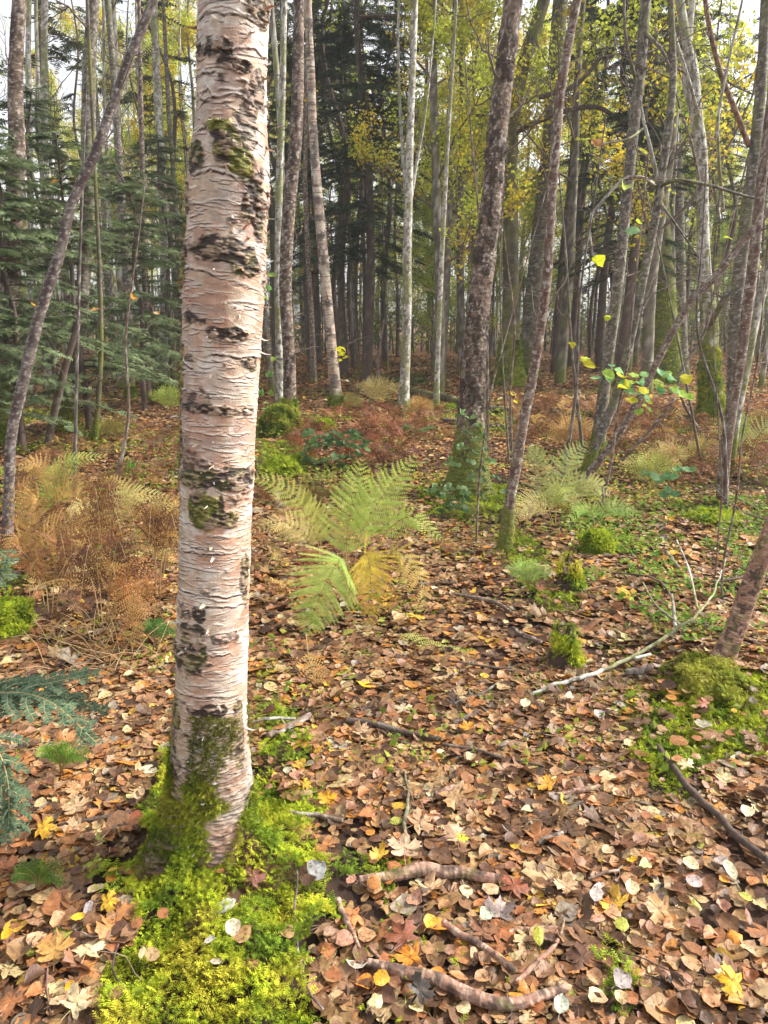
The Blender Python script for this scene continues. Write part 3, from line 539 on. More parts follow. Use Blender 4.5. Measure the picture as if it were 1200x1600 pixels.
T('birch_tree', 'grey green trunk nearest the left side of the big birch', 'birch tree', 'lichen', [(252, 606, 20), (256, 520, 16), (257, 400, 15), (252, 250, 15), (245, 120, 14), (240, 0, 13)], .5, .4, 20, 10, seed=9)
T('tree', 'slim grey stem half hidden against the left edge of the big birch', 'tree', 'grey', [(283, 604, 11), (281, 450, 10), (273, 300, 9), (264, 180, 8), (258, 60, 7)], .3, None, 12, 8, seed=10)
T('birch_tree', 'pale narrow birch standing clear in the far upper left', 'birch tree', 'lichen', [(78, 612, 15), (74, 450, 14), (70, 260, 13), (69, 120, 12), (70, 0, 11)], .4, None, 14, 8, seed=11)
T('birch_tree', 'thin whitish trunk between the blotchy birch and the narrow pale birch', 'birch tree', 'lichen', [(46, 618, 13), (47, 450, 12), (47, 250, 11), (44, 100, 10), (45, 0, 9)], .3, None, 12, 8, seed=12)
T('birch_tree', 'crooked brownish stem leaning off the foot of the pale birch behind the boughs', 'tree', 'grey', [(192, 608, 13), (184, 570, 13), (176, 520, 10), (168, 430, 9), (160, 300, 8), (150, 150, 7)], .3, None, 12, 6, seed=13)
# between the big birch and the path
T('birch_tree', 'thin white birch touching the brown birch just right of the big birch', 'birch tree', 'lichen', [(436, 660, 16), (437, 560, 14), (434, 450, 12), (436, 300, 13), (441, 150, 12), (444, 0, 11)], .25, None, 18, 8, .5, seed=14)
T('birch_tree', 'brownish white banded birch just right of the big birch, mossy at its foot', 'birch tree', 'brownbirch', [(452, 668, 23), (452, 560, 21), (446, 450, 21), (452, 320, 22), (462, 220, 21), (466, 100, 20), (467, 0, 18)], .25, .55, 24, 8, .5, seed=15, slsize=.04)
T('tree', 'grey stem leaning left behind the white birch', 'tree', 'grey', [(428, 618, 13), (420, 560, 12), (412, 470, 10), (405, 360, 9)], .3, None, 12, 3, seed=61)
T('birch_tree', 'birch with dark blotches leaning left, its dark foot beside a mossy stump', 'birch tree', 'birch', [(527, 640, 23), (522, 590, 20), (514, 500, 18), (505, 400, 18), (496, 300, 17), (489, 200, 15), (485, 100, 15), (481, 0, 13)], .35, .35, 24, 10, .6, seed=16, slsize=.04)
T('tree', 'thin reddish brown trunk left of the blotchy leaning birch', 'tree', 'cherry', [(490, 598, 12), (487, 500, 9), (481, 400, 8), (477, 280, 8), (479, 150, 7)], .3, .25, 14, 10, .5, seed=17, slsize=.04)
T('birch_tree', 'whitish lichen covered trunk with green moss patches in the centre of the wood', 'birch tree', 'lichen', [(629, 652, 22), (633, 580, 17), (636, 480, 16), (636, 400, 16), (638, 320, 15), (641, 200, 13), (645, 100, 12), (648, 0, 12)], .35, .3, 20, 10, .7, seed=18, branches=[([(637, 330, 7), (631, 260, 6), (625, 170, 5), (622, 60, 4), (626, -60, 4)], 'lichen'), ([(641, 320, 5), (652, 250, 5), (664, 180, 4), (675, 80, 3), (684, -40, 3)], 'lichen', .3)], slsize=.035)
T('birch_tree', 'very slim white trunk left of the path behind the scaly brown birch', 'birch tree', 'lichen', [(681, 640, 13), (684, 560, 9), (688, 450, 9), (694, 330, 8), (701, 200, 7), (708, 90, 6), (713, 0, 6)], .3, .2, 14, 10, .5, seed=19, slsize=.03)
T('birch_tree', 'scaly dark brown birch with a green mossy foot standing beside the path', 'birch tree', 'brownbirch', [(732, 772, 74), (733, 730, 56), (735, 680, 48), (738, 620, 45), (742, 540, 44), (750, 460, 42), (760, 380, 40), (769, 300, 38), (777, 210, 37), (788, 110, 36), (802, 0, 35)], .5, .62, 70, 6, .6, seed=20, step=.007, flare=.25, sldens=6500, slsize=.035, twlo=.6, rough=2.2, wsc=.86)
T('sapling', 'slender dark red stem leaning right with moss at its foot, right of the path', 'tree', 'cherry', [(789, 862, 27), (796, 790, 20), (806, 730, 21), (818, 660, 19), (832, 590, 19), (845, 510, 18), (855, 430, 18), (860, 350, 17), (866, 260, 18), (875, 150, 18), (890, 60, 17), (902, 0, 16)], .28, .32, 30, 8, .5, seed=21, sldens=9000, slsize=.02, twlo=.4, step=.006, rough=2., wsc=.86)
T('oak_tree', 'old mossy tree with crooked spreading limbs behind the scaly birch', 'oak tree', 'mossy', [(797, 602, 44), (796, 570, 34), (798, 480, 28), (798, 380, 26), (798, 280, 24), (800, 200, 24), (815, 110, 24), (838, 40, 22), (850, 0, 21)], 1.2, 1.2, 30, 8, .8, seed=22, slsize=.05, flare=.5, tcol=(.08, .065, .05),
  branches=[([(798, 190, 10.08), (772, 150, 7.92), (735, 125, 6.48), (700, 70, 6.48), (640, 28, 5.76), (560, 25, 4.32)], 'spruce', -.6), ([(800, 210, 8.64), (840, 190, 7.92), (890, 172, 7.2), (935, 168, 7.2), (985, 190, 6.48), (1060, 150, 5.76)], 'spruce', -.5),
            ([(800, 215, 6.48), (760, 140, 5.76), (742, 115, 5.04), (712, 95, 4.32), (690, 50, 3.6)], 'spruce', .5), ([(798, 260, 7.2), (770, 190, 5.04), (745, 180, 5.04), (720, 185, 3.6), (690, 210, 2.88)], 'spruce', .7), ([(806, 160, 8.64), (850, 150, 7.2), (905, 128, 6.48), (960, 60, 5.76)], 'spruce', -1.), ([(800, 230, 5.04), (745, 240, 4.32), (700, 300, 2.88)], 'spruce', .3)])
T('tree', 'tall grey straight trunk behind the dark red leaning stem', 'tree', 'grey', [(822, 592, 34), (830, 500, 30), (842, 380, 28), (856, 250, 27), (866, 120, 26), (876, 0, 26)], .9, .6, 24, 6, .8, seed=23, slsize=.05)
# right hand side
T('young_tree', 'grey brown stem with knots, the left one of a pair growing from one mossy foot', 'tree', 'grey', [(934, 716, 25), (938, 660, 22), (950, 560, 19), (962, 470, 20), (972, 380, 19), (982, 280, 18), (992, 180, 19), (1002, 90, 19), (1009, 0, 18)], .3, .38, 22, 16, .9, seed=24, slsize=.025, twlo=.4,
  branches=[([(997, 140, 6), (978, 60, 5), (975, -20, 4)], 'grey', -.2), ([(1006, 50, 7), (1035, 80, 5), (1050, 120, 4), (1062, 170, 3)], 'grey', -.3)])
T('young_tree', 'thinner grey stem leaning right, the right one of a pair growing from one mossy foot', 'tree', 'grey', [(912, 742, 18), (930, 700, 16), (962, 620, 15), (985, 530, 15), (1004, 440, 15), (1022, 350, 15), (1033, 280, 14), (1046, 190, 14), (1052, 110, 12), (1048, 0, 11)], .3, .3, 20, 15, .9, seed=25, slsize=.02, twlo=.4,
  branches=[([(1028, 285, 8), (1016, 230, 6), (1006, 190, 5), (1000, 155, 4)], 'lichen', -.1), ([(1033, 290, 7), (1060, 282, 6), (1110, 290, 5), (1160, 305, 4), (1215, 318, 3)], 'grey', -.4), ([(1024, 290, 6), (1003, 277, 5), (975, 280, 5), (945, 310, 5), (922, 345, 4), (926, 400, 3)], 'lichen', -.35),
            ([(1006, 200, 4), (985, 215, 3), (960, 222, 3), (935, 225, 2)], 'lichen', -.3), ([(1034, 320, 5), (1048, 340, 4), (1066, 365, 3), (1090, 400, 3)], 'grey', -.5)])
T('sapling', 'purplish stem leaning far to the right across the pale mossy trunk', 'tree', 'cherry', [(903, 760, 20), (940, 715, 16), (975, 665, 16), (1010, 600, 15), (1045, 530, 15), (1080, 470, 16), (1120, 430, 16), (1160, 378, 15), (1205, 325, 15)], .12, .15, 18, 5, .5, seed=26, slsize=.015, extend=500, twlo=.3, wsc=.8)
T('tree', 'pale stout trunk cloaked in moss to head height on the right', 'tree', 'lichen', [(1114, 668, 46), (1112, 630, 34), (1108, 560, 29), (1108, 500, 27), (1100, 420, 24), (1098, 330, 20), (1096, 240, 20), (1088, 180, 21), (1082, 110, 20), (1072, 60, 16), (1062, 0, 15)], 1.5, 1.25, 30, 8, .8, seed=27, slsize=.045, sldens=5000, flare=.45,
  branches=[([(1088, 190, 13), (1072, 130, 12), (1076, 60, 12), (1082, 0, 10), (1088, -60, 9)], 'lichen', .1), ([(1104, 520, 9), (1130, 470, 9), (1160, 430, 8), (1180, 400, 8)], 'grey', -.5), ([(1094, 190, 6), (1078, 130, 5), (1062, 80, 5), (1044, 20, 4)], 'lichen', -.4), ([(1098, 310, 4), (1082, 230, 4), (1066, 180, 3)], 'cherry', -.3)])
T('sapling', 'rough upright stem on the right with bark rings, moss where it meets the green herbs', 'tree', 'cherry', [(1127, 792, 20), (1132, 720, 19), (1143, 640, 19), (1157, 560, 18), (1168, 480, 18), (1178, 400, 18), (1188, 300, 17), (1200, 200, 16)], .12, .14, 22, 6, .5, seed=28, slsize=.018, twlo=.3)
T('sapling', 'grey lichen speckled stem leaning right just behind the ringed upright stem', 'tree', 'lichen', [(1140, 742, 14), (1150, 660, 14), (1165, 580, 15), (1180, 500, 16), (1196, 430, 17), (1215, 330, 17)], .4, None, 18, 4, .5, seed=29)
T('tree', 'smooth pale trunk at the very right edge below the red brown bough', 'tree', 'grey', [(1146, 700, 24), (1146, 600, 22), (1150, 480, 21), (1165, 350, 22), (1178, 250, 20), (1190, 120, 18), (1196, 0, 16)], .5, .4, 18, 9, .8, seed=30, slsize=.04,
  branches=[([(1170, 228, 8), (1148, 170, 8), (1128, 120, 8), (1112, 60, 7), (1102, 0, 7), (1100, -60, 6)], 'stick', -.2), ([(1130, 330, 6), (1122, 230, 5), (1124, 170, 5), (1140, 90, 4), (1160, 0, 4)], 'lichen', -.4)])
T('tree', 'broad dark mossy trunk far behind the pair of grey stems', 'tree', 'mossy', [(1040, 600, 48), (1036, 500, 42), (1030, 380, 38), (1024, 250, 36), (1016, 120, 33), (1010, 0, 32)], 3.5, 2.5, 24, 8, 1., seed=31, slsize=.07, sldens=900)
T('tree', 'grey trunk in the upper right wood behind the forked pale tree', 'tree', 'grey', [(1066, 596, 24), (1062, 480, 22), (1060, 350, 20), (1056, 200, 19), (1056, 60, 18)], .8, None, 18, 8, .8, seed=32)
T('young_birch', 'red brown banded stem leaning out of the right edge above a mound of moss', 'birch tree', 'stick', [(1128, 1030, 46), (1148, 985, 38), (1168, 930, 38), (1190, 870, 36), (1212, 810, 34), (1250, 700, 32)], .05, .11, 48, 3, .4, seed=33, step=.004, flare=.3, sldens=22000, slsize=.022, extend=600, rough=.6, twlo=.6, wsc=.85)
# fine bare saplings in front on the right
for i, (pts, lab) in enumerate([([(940, 792, 6), (955, 720, 5), (966, 640, 5), (980, 570, 4), (986, 510, 3)], 'thin dark sapling stem carrying a flat spray of green and yellow leaves'),
        ([(962, 730, 7), (990, 700, 6), (1022, 665, 6), (1055, 622, 5)], 'short dark mossy rod leaning right under the spray of leaves'),
        ([(1128, 940, 5), (1130, 880, 4), (1150, 780, 4), (1160, 680, 3), (1184, 560, 3), (1196, 420, 2)], 'thin dark switch rising in front of the ringed upright stem'),
        ([(1118, 905, 4), (1122, 840, 3), (1128, 760, 3), (1122, 650, 2)], 'very thin straight switch above the white fallen branch'),
        ([(744, 850, 4), (748, 760, 4), (756, 690, 3), (770, 600, 3), (792, 520, 2)], 'thin bare switch in front of the scaly brown birch'),
        ([(1102, 690, 6), (1060, 600, 5), (1100, 520, 5), (1120, 440, 4)], 'dark thin bent stem in front of the pale mossy trunk'),
        ([(592, 605, 5), (590, 560, 5), (593, 545, 4), (600, 500, 3)], 'broken pale twig standing alone on the leaf floor in the centre')]):
    T('sapling' if i not in (1,) else 'rod', lab, 'sapling', 'cherry', pts, 0, None, 8, 4, .3, seed=40 + i, flare=0, extend=0 if i in (1, 6) else 250, step=.02)
gs = np.random.default_rng(77)
for i in range(10):
    px = gs.uniform(760, 1190) if i < 7 else gs.uniform(90, 270); py = gs.uniform(660, 800); y1 = gs.uniform(200, 460); lean = gs.normal(0, 60); w0 = gs.uniform(4, 7)
    T('sapling', 'bare twiggy young stem standing in the undergrowth', 'sapling', ('grey', 'cherry', 'purple')[i % 3], [(px, py, w0), (px + lean * .3 + gs.normal() * 8, py * .66 + y1 * .34, w0 * .8), (px + lean * .6 + gs.normal() * 10, py * .33 + y1 * .67, w0 * .6), (px + lean, y1, w0 * .4)], 0, None, 7, 10, .8, seed=200 + i, flare=0, extend=120, step=.03, twlo=.25, group='bare twiggy young stems')
# ------------------------------------------------------------------ conifers
def needle_twig(n=16, w=.05, ln=.30, droop=.0, seed=0):
    """a flat comb of needles, one unit long"""
    g = np.random.default_rng(seed); V = []; T_ = []
    V += [(-.012, 0, 0), (.012, 0, 0), (0, 1, -droop)]; T_.append((0, 1, 2))
    for i in range(n):
        u = (i + .7) / n
        for s in (-1, 1):
            L = ln * (1 - .55 * u) * g.uniform(.8, 1.15); k = len(V); z = -droop * u * u
            V += [(0, u - w / 2, z), (0, u + w / 2, z), (s * L, u + L * .45, z + g.normal() * .05)]; T_.append((k, k + 1, k + 2))
    V = np.array(V); return V, [np.array(T_)], np.concatenate([[.8] * 3, np.tile([.85, .85, 1.15], (len(V) - 3) // 3)])
NT_FAR = [needle_twig(6, .15, .34, .15, i) for i in range(3)]; NT_MID = [needle_twig(13, .07, .26, .1, i + 5) for i in range(3)]; NT_NEAR = [needle_twig(24, .034, .20, .05, i + 9) for i in range(3)]
def conifer(h, r0, c0, blen, nb, tw_len, tps, seed, col=(.055, .085, .042), style='spruce', per=26, dead=24, upw=-.12, sides=9):
    g = np.random.default_rng(seed); tr = MB(); P = np.array([(g.normal() * .03 * z, g.normal() * .03 * z, z) for z in np.linspace(0, 1, 6) * h]); P[0] = (0, 0, -.25)
    Q, rr = trunk(tr, P, np.linspace(r0, r0 * .2, 6), style, sides, .12); nd = MB(); br = MB()
    pos, D, N, S, C = [], [], [], [], []
    for i in range(nb):
        u = g.random() ** .85; z = c0 + (h - c0) * u; L = blen * (1 - u) ** .7 * g.uniform(.6, 1.15) + .15; a = g.uniform(0, 6.28); k = min(int(z / h * len(Q)), len(Q) - 1); p = Q[k]
        d = np.array([math.cos(a), math.sin(a), upw + .35 * u]); m = 8; pts = np.array([p + d * L * t + np.array([0, 0, -.22 * L * t * t]) for t in np.linspace(0, 1, m)]); tube(br, pts, np.linspace(.016, .004, m) * (r0 / .12), 3, (.07, .05, .04), False)
        for q in range(int(per * (L / blen) + 4)):
            t = g.uniform(.12, 1); b = p + d * L * t + np.array([0, 0, -.22 * L * t * t]); side = g.choice([-1, 1]); dd = unit(d * [1, 1, .3] + side * np.array([-d[1], d[0], 0]) * g.uniform(.4, 1.4) + [0, 0, -g.uniform(0, .45)])
            pos.append(b); D.append(dd); N.append((g.normal() * .35, g.normal() * .35, 1)); S.append(tw_len * g.uniform(.6, 1.3)); C.append(np.array(col) * g.uniform(.55, 1.6))
    for i in range(dead):
        z = g.uniform(.08 * h, c0 + .2 * h); a = g.uniform(0, 6.28); k = min(int(z / h * len(Q)), len(Q) - 1); L = blen * g.uniform(.2, .8); d = np.array([math.cos(a), math.sin(a), g.normal() * .15])
        pts = [Q[k]]; 
        for t in range(5): d = unit(d + g.normal(0, .12, 3) + [0, 0, -.05]); pts.append(pts[-1] + d * L / 5)
        tube(br, pts, np.linspace(.011, .003, 6), 3, (.10, .08, .065), False)
        for q in range(4):
            e = unit(d + g.normal(0, .8, 3)); tube(br, [pts[q + 1], pts[q + 1] + e * L * .25], [.005, .002], 3, (.10, .08, .065), False)
    pos, D, N, S, C = map(np.array, (pos, D, N, S, C)); Rm = basis_y(D, N)
    for q in range(3):
        i = np.arange(len(pos)) % 3 == q; inst(nd, tps[q], pos[i], Rm[i], S[i], C[i])
    return tr, br, nd
def conifer_thing(name, args, kw):
    root = empty(name, (0, 0, 0)); tr, br, nd = conifer(*args, **kw); tr.build('trunk', M_BARK, root); tag(br.build('branches', M_TWIG, root), kind='stuff'); nd.build('crown', M_NEEDLE, root, smooth=False); return root
def broadleaf(h, r0, c0, spread, nl, leafn, ls, cols, seed, style='grey', tk=5):
    g = np.random.default_rng(seed); tr = MB(); x0, y0 = g.normal(0, .03, 2); P = np.array([(x0 * z + g.normal() * .05 * (z > 0), y0 * z + g.normal() * .05 * (z > 0), z) for z in np.linspace(0, 1, 7) * h]); P[0] = (0, 0, -.25)
    Q, rr = trunk(tr, P, np.linspace(r0, r0 * .22, 7), style, 8, .12, .6); br = MB(); lf = MB(); tips = []
    def grow(p, d, L, r, lev):
        m = 6; pts = [p]
        for t in range(m - 1): d = unit(d + g.normal(0, .17, 3) + [0, 0, .10]); pts.append(pts[-1] + d * L / (m - 1))
        tube(br, pts, np.linspace(r, r * .4, m), 4 if lev < 2 else 3, np.array((.13, .105, .085)) * g.uniform(.7, 1.5), False)
        if lev >= 2: tips.extend(pts[2:]); return
        for q in range(tk if lev == 0 else 4): k = g.integers(1, m); grow(pts[k], unit(d + g.normal(0, .55, 3) + [0, 0, .15]), L * g.uniform(.35, .6), r * .45, lev + 1)
    for i in range(nl):
        u = g.random(); z = c0 + (h - c0) * u; k = min(int(z / h * len(Q)), len(Q) - 1); a = g.uniform(0, 6.28); grow(Q[k], unit([math.cos(a), math.sin(a), g.uniform(.3, 1.4)]), spread * (1 - .6 * u) * g.uniform(.6, 1.2), rr[k] * .35, 0)
    if leafn:
        tips = np.array(tips); idx = g.integers(0, len(tips), leafn); Pn = tips[idx] + g.normal(0, ls * 1.6, (leafn, 3)); cc = np.array(cols)[(vn(tips[idx][:, 0] * 1.2, tips[idx][:, 1] * 1.2, tips[idx][:, 2] * 1.2) * len(cols)).astype(int).clip(0, len(cols) - 1)] * g.uniform(.6, 1.3, (leafn, 1))
        N = unit(g.normal(0, .8, (leafn, 3)) + [0, 0, .6])
        for q in range(3):
            i = np.arange(leafn) % 3 == q; inst(lf, SIMPLE[q], Pn[i], basis(N[i], g.uniform(0, 6.28, i.sum())), ls * g.uniform(.6, 1.4, i.sum()), cc[i])
    return tr, br, lf
def broad_thing(name, args, kw):
    root = empty(name, (0, 0, 0)); tr, br, lf = broadleaf(*args, **kw); tr.build('trunk', M_BARK, root); tag(br.build('branches', M_TWIG, root), kind='stuff')
    if lf.n: lf.build('crown', M_CROWN, root, smooth=False)
    return root
YG, GO, GR, OL = (.56, .62, .08), (.68, .55, .06), (.24, .38, .05), (.40, .42, .06)
protos = {}
def proto(kind):
    if kind in protos: return protos[kind]
    k, v = kind[:-1], int(kind[-1])
    if k == 'spruce': r = conifer_thing('spruce_tree', (14 + v, .13, 2.8 + .5 * v, 1.75, 120, .34, NT_FAR, 50 + v), {'per': 30})
    if k == 'pole': r = conifer_thing('spruce_tree', (12 + v, .075 + .012 * v, 4.2 + .6 * v, 1.25, 40, .36, NT_FAR, 60 + v), {'per': 13, 'dead': 46, 'col': (.08, .10, .04)})
    if k == 'fir': r = conifer_thing('fir_tree', (5.2 + v, .07, .9, 1.55, 100, .30, NT_MID, 70 + v), {'per': 29, 'dead': 10, 'col': (.17, .22, .11), 'upw': -.02})
    if k == 'yellow': r = broad_thing('broadleaf_tree', (14, .13, 2.6, 3.2, 17, 15000, .085, (YG, GO, YG, OL), 80 + v), {})
    if k == 'green': r = broad_thing('broadleaf_tree', (12, .11, 1.6, 3.0, 17, 14000, .075, (GR, YG, OL, YG), 84 + v), {})
    if k == 'shrub': r = broad_thing('shrub', (6.5, .045, .3, 2.2, 18, 13000, .055, (YG, OL, GR, YG), 120 + v), {})
    if k == 'bare': r = broad_thing('bare_tree', (14, .07, 2.5, 1.6, 16, 260, .05, (YG, GO), 90 + v), {'style': 'lichen'})
    if k == 'thin': r = broad_thing('thin_tree', (11, .04, 2.0, 1.0, 9, 300, .06, (YG, GR, GO), 95 + v), {'style': 'grey', 'tk': 3})
    r['_fresh'] = 1; protos[kind] = r; return r
LAB = {'spruce': ('tall dark spruce with a dense drooping crown deep in the wood', 'spruce tree', 'dark spruces deep in the wood'), 'pole': ('thin dark spruce pole with dead lower twigs deep in the wood', 'spruce tree', 'thin spruce poles deep in the wood'),
       'fir': ('blue green young fir with flat boughs at the left side of the wood', 'fir tree', 'young firs on the left'), 'yellow': ('broadleaf tree in yellow autumn leaf far back in the wood', 'tree', 'yellowing trees far back'),
       'green': ('broadleaf tree still in green leaf far back in the wood', 'tree', 'green trees far back'), 'shrub': ('low leafy green yellow shrub between the far trunks', 'shrub', 'shrubs between the far trunks'), 'bare': ('slim pale nearly leafless tree far back in the wood', 'tree', 'bare pale trees far back'), 'thin': ('thin young tree with a few leaves far back in the wood', 'tree', 'thin young trees far back')}
def place(kind, x, y, s=1., rz=None, label=None):
    p = proto(kind)
    if p.get('_fresh'): r = p; del p['_fresh']
    else: r = copy_tree(p)
    if '_fresh' in r: del r['_fresh']
    r.location = (x, y, float(H(x, y))); r.rotation_euler = (0, 0, random.random() * 6.28 if rz is None else rz); r.scale = (s, s, s)
    l = LAB[kind[:-1]]; tag(r, label or l[0], l[1], None if label else l[2])
    if label and 'group' in r: del r['group']
    return r
random.seed(4)
def pxplace(kind, px, Y, s=1., **k): x = (px - 600) / F * Y * 1.0 / math.cos(PITCH) * .97; return place(kind, x, Y, s, **k)
pxplace('spruce0', 573, 19.5, 1.0, label='tall dark spruce standing in the centre of the wood behind the lichen trunk')
pxplace('spruce1', 500, 31, .9, label='dark spruce behind the leaning blotched birch')
pxplace('spruce1', 602, 29); pxplace('spruce1', 540, 21.5, .95); pxplace('spruce0', 960, 17.5, .85, label='shorter dark spruce right behind the pair of grey stems'); pxplace('spruce1', 930, 22, label='dark spruce with bare low boughs behind the pair of grey stems'); pxplace('spruce0', 965, 28); pxplace('spruce1', 1195, 24); pxplace('spruce0', 1010, 30)
for px, Y, s in ((30, 8.6, .70), (140, 9.8, .70), (228, 12.5, .75), (-60, 8.0, .65), (95, 14, .85), (275, 16, .8)):
    pxplace('fir%d' % (int(px) % 2), px, Y, s, label={30: 'blue green fir whose boughs cross the blotchy birch at the left edge', 140: 'blue green fir with boughs across the pale leaning trunk', 228: 'blue green fir reaching behind the thin pinkish birch'}.get(px))
g = np.random.default_rng(11); cnt = 0; taken = []
def free(x, y, d):
    for a, b in taken:
        if (a - x) ** 2 + (b - y) ** 2 < d * d: return False
    taken.append((x, y)); return True
def band(kinds, n, px0, px1, y0, y1, s0=.8, s1=1.15, gap=1.):
    for i in range(n):
        for t in range(20):
            px, Y = g.uniform(px0, px1), g.uniform(y0, y1); x = (px - 600) / F * Y
            if free(x, Y, gap): break
        else: continue
        pxplace(kinds[g.integers(0, len(kinds))], px, Y, g.uniform(s0, s1))
band(['pole0', 'pole1', 'pole2'], 20, 430, 640, 21, 38, .85, 1.15, .8)
band(['pole0', 'pole1', 'pole2'], 13, 850, 1120, 20, 34, .8, 1.1, .9)
band(['pole0', 'pole1'], 8, -200, 420, 17, 30, .8, 1.1, .9)
band(['bare0', 'bare1', 'bare2'], 20, -150, 470, 15, 34, .8, 1.1, 1.2)
band(['bare0', 'bare1', 'bare2'], 10, 640, 860, 26, 44, .8, 1.1, 1.2); band(['bare0', 'bare1'], 12, 950, 1350, 17, 34, .8, 1.1, 1.2)
band(['thin0', 'thin1'], 20, -150, 1350, 17, 34, .8, 1.2, 1.)
band(['yellow0', 'yellow1'], 7, 650, 880, 16, 30, .8, 1.05, 2.); band(['yellow0', 'yellow1'], 7, 200, 600, 32, 46, .8, 1.1, 3)
band(['green0', 'green1', 'yellow0'], 10, 960, 1380, 15, 30, .8, 1.1, 2.); band(['yellow1', 'green1'], 9, 200, 560, 30, 42, .8, 1.1, 2.); band(['yellow0', 'yellow1', 'green1'], 26, -300, 1500, 38, 62, .9, 1.35, 2.); band(['yellow0', 'yellow1'], 7, 640, 900, 24, 44, .8, 1.2, 1.5); band(['green0', 'green1', 'yellow0'], 14, -250, 1450, 36, 52, .8, 1.1, 3); band(['yellow1', 'green0'], 4, 860, 1000, 22, 34, .9, 1.1, 2)
band(['shrub0', 'shrub1', 'shrub2'], 13, 640, 900, 19, 36, .7, 1.1, 1.5); band(['shrub0', 'shrub1', 'shrub2'], 16, 900, 1400, 19, 38, .7, 1.1, 2.); band(['shrub0', 'shrub1', 'shrub2'], 14, -250, 500, 22, 40, .6, 1.1, 2.); band(['shrub0', 'shrub1'], 6, 430, 660, 32, 42, .8, 1.2, 2.)
# the wood beyond, which reads as one mass
def thicket():
    mb = MB(); g = np.random.default_rng(3); n = 700
    for i in range(n):
        Y = g.uniform(34, 62); x = g.uniform(-1.1, 1.1) * Y * .75; h = g.uniform(3, 12) if g.random() < .35 else g.uniform(1, 4); r = g.uniform(.015, .07); a, b = g.normal(0, .05, 2); z = float(H(x, Y))
        tube(mb, [(x, Y, z - .2), (x + a * h * .5, Y, z + h * .5), (x + a * h + b, Y, z + h)], [r, r * .7, r * .3], 4, np.array((.12, .10, .08)) * g.uniform(.5, 1.6), False)
    tag(mb.build('distant_thicket', M_TWIG), 'mass of thin stems at the far edge of the wood', 'thicket', kind='stuff')
    mb = MB(); n = 60000; Y = g.uniform(36, 70, n); x = g.uniform(-1, 1, n) * Y * .8; z = np.abs(g.normal(0, 1.5, n)) ; cl = fbm(x * .35, Y * .35, z * .5, 3); k = cl > .46; x, Y, z, cl = x[k], Y[k], z[k], cl[k]; n = len(x)
    C = mix((.10, .13, .05), (.40, .38, .08), ss(.48, .7, fbm(x * .2, Y * .2, z * .3 + 9, 2))) * g.uniform(.6, 1.4, (n, 1)); N = unit(g.normal(0, 1, (n, 3)))
    inst(mb, SIMPLE[0], np.stack([x, Y, z + H(x, Y)], -1), basis(N, g.uniform(0, 6.28, n)), g.uniform(.12, .30, n), C)
    tag(mb.build('distant_undergrowth', M_CROWN, smooth=False), 'dim leafy undergrowth at the far edge of the wood', 'undergrowth', kind='stuff')
thicket()
# ------------------------------------------------------------------ ferns
def frond(mb, P, W, col, tip=None, npin=24, Nv=(0, -.8, .6), s0=.22, fine=.010, ragged=.0, seed=0, droop=.25, stalk=(.42, .33, .12), r0=.0028, dens=.56):
    g = np.random.default_rng(seed + 1000); Q = spline(np.array(P), 60); S = np.concatenate([[0], np.cumsum(np.linalg.norm(np.diff(Q, axis=0), axis=1))]); L = S[-1]; Tn = unit(np.gradient(Q, axis=0))
    tube(mb, Q[::3], np.linspace(r0, r0 * .25, 20), 4, stalk, False); tip = col if tip is None else tip
    gap_ = L * (1 - s0) / npin
    for i in range(npin):
        u = s0 + (1 - s0) * (i + .5) / npin; k = min(int(u * 59), 58); p = Q[k]; t = Tn[k]; N = unit(np.array(Nv) - t * np.dot(Nv, t)); X = np.cross(t, N); v = (i + .5) / npin
        for s in (-1, 1):
            if g.random() < ragged: continue
            l = W * (1 - v) ** .75 * (.62 + .38 * min(1, v / .18)) * g.uniform(.88, 1.08) + .008; a = .42 + .2 * v + g.normal() * .06; d = unit(X * s * math.cos(a) + t * math.sin(a)); m = max(5, int(l / fine)); uu = (np.arange(m) + .6) / m
            C0 = p + d * l * uu[:, None] - N * (droop * l * uu ** 2)[:, None] + t * (.12 * l * uu ** 2)[:, None]; pl = np.minimum(.17 * l, gap_ * dens) * (1 - uu) ** .6 + .003
            c = np.array(mix(col, tip, np.full(m, v) * .8 + uu * .3)) * g.uniform(.85, 1.12); e = unit(np.cross(d, N)); wd = l / m * .36; q = np.concatenate([p[None], C0]); mb.add(np.concatenate([q - N * .0004, q + t * .0012]), [np.array([(j, j + 1, m + 2 + j, m + 1 + j) for j in range(m)])], np.array(col) * .8)
            for z in (-1, 1):
                o = unit(e * z + d * .45); A = C0 - d * wd; B = C0 + d * wd; E = C0 + o * pl[:, None] - N * (pl * g.uniform(-.1, .35, m))[:, None]; M1 = C0 + o * (pl * .55)[:, None] + d * wd * 1.0
                V = np.stack([A, B, M1, E], 1).reshape(-1, 3); f = np.arange(m)[:, None] * 4; mb.add(V, [np.concatenate([f + [0, 1, 2], f + [0, 2, 3]])], np.repeat(c, 4, 0))
def fern(label, Y, fronds, name='fern', base=None, group=None):
    b = base if base is not None else gp(*fronds[0][0][0][:2]); root = empty(name, b); tag(root, label, 'fern', group)
    for q, (pts, W, col, kw) in enumerate(fronds):
        P = [at(p[0], p[1], Y + (p[2] if len(p) > 2 else 0)) for p in pts]; P = [np.array([p[0], p[1], max(p[2], float(H(p[0], p[1])) + .02)]) for p in P]
        mb = MB(); frond(mb, P, W, col, seed=int(pts[0][0] + pts[-1][0] * 3 + q), **kw); mb.build('frond', M_FERN, root, b, smooth=False)
    return root
LG, YGF, GLD, TAN, STRAW, RUST = (.40, .58, .12), (.50, .62, .13), (.56, .47, .07), (.62, .40, .14), (.66, .55, .22), (.33, .13, .045)
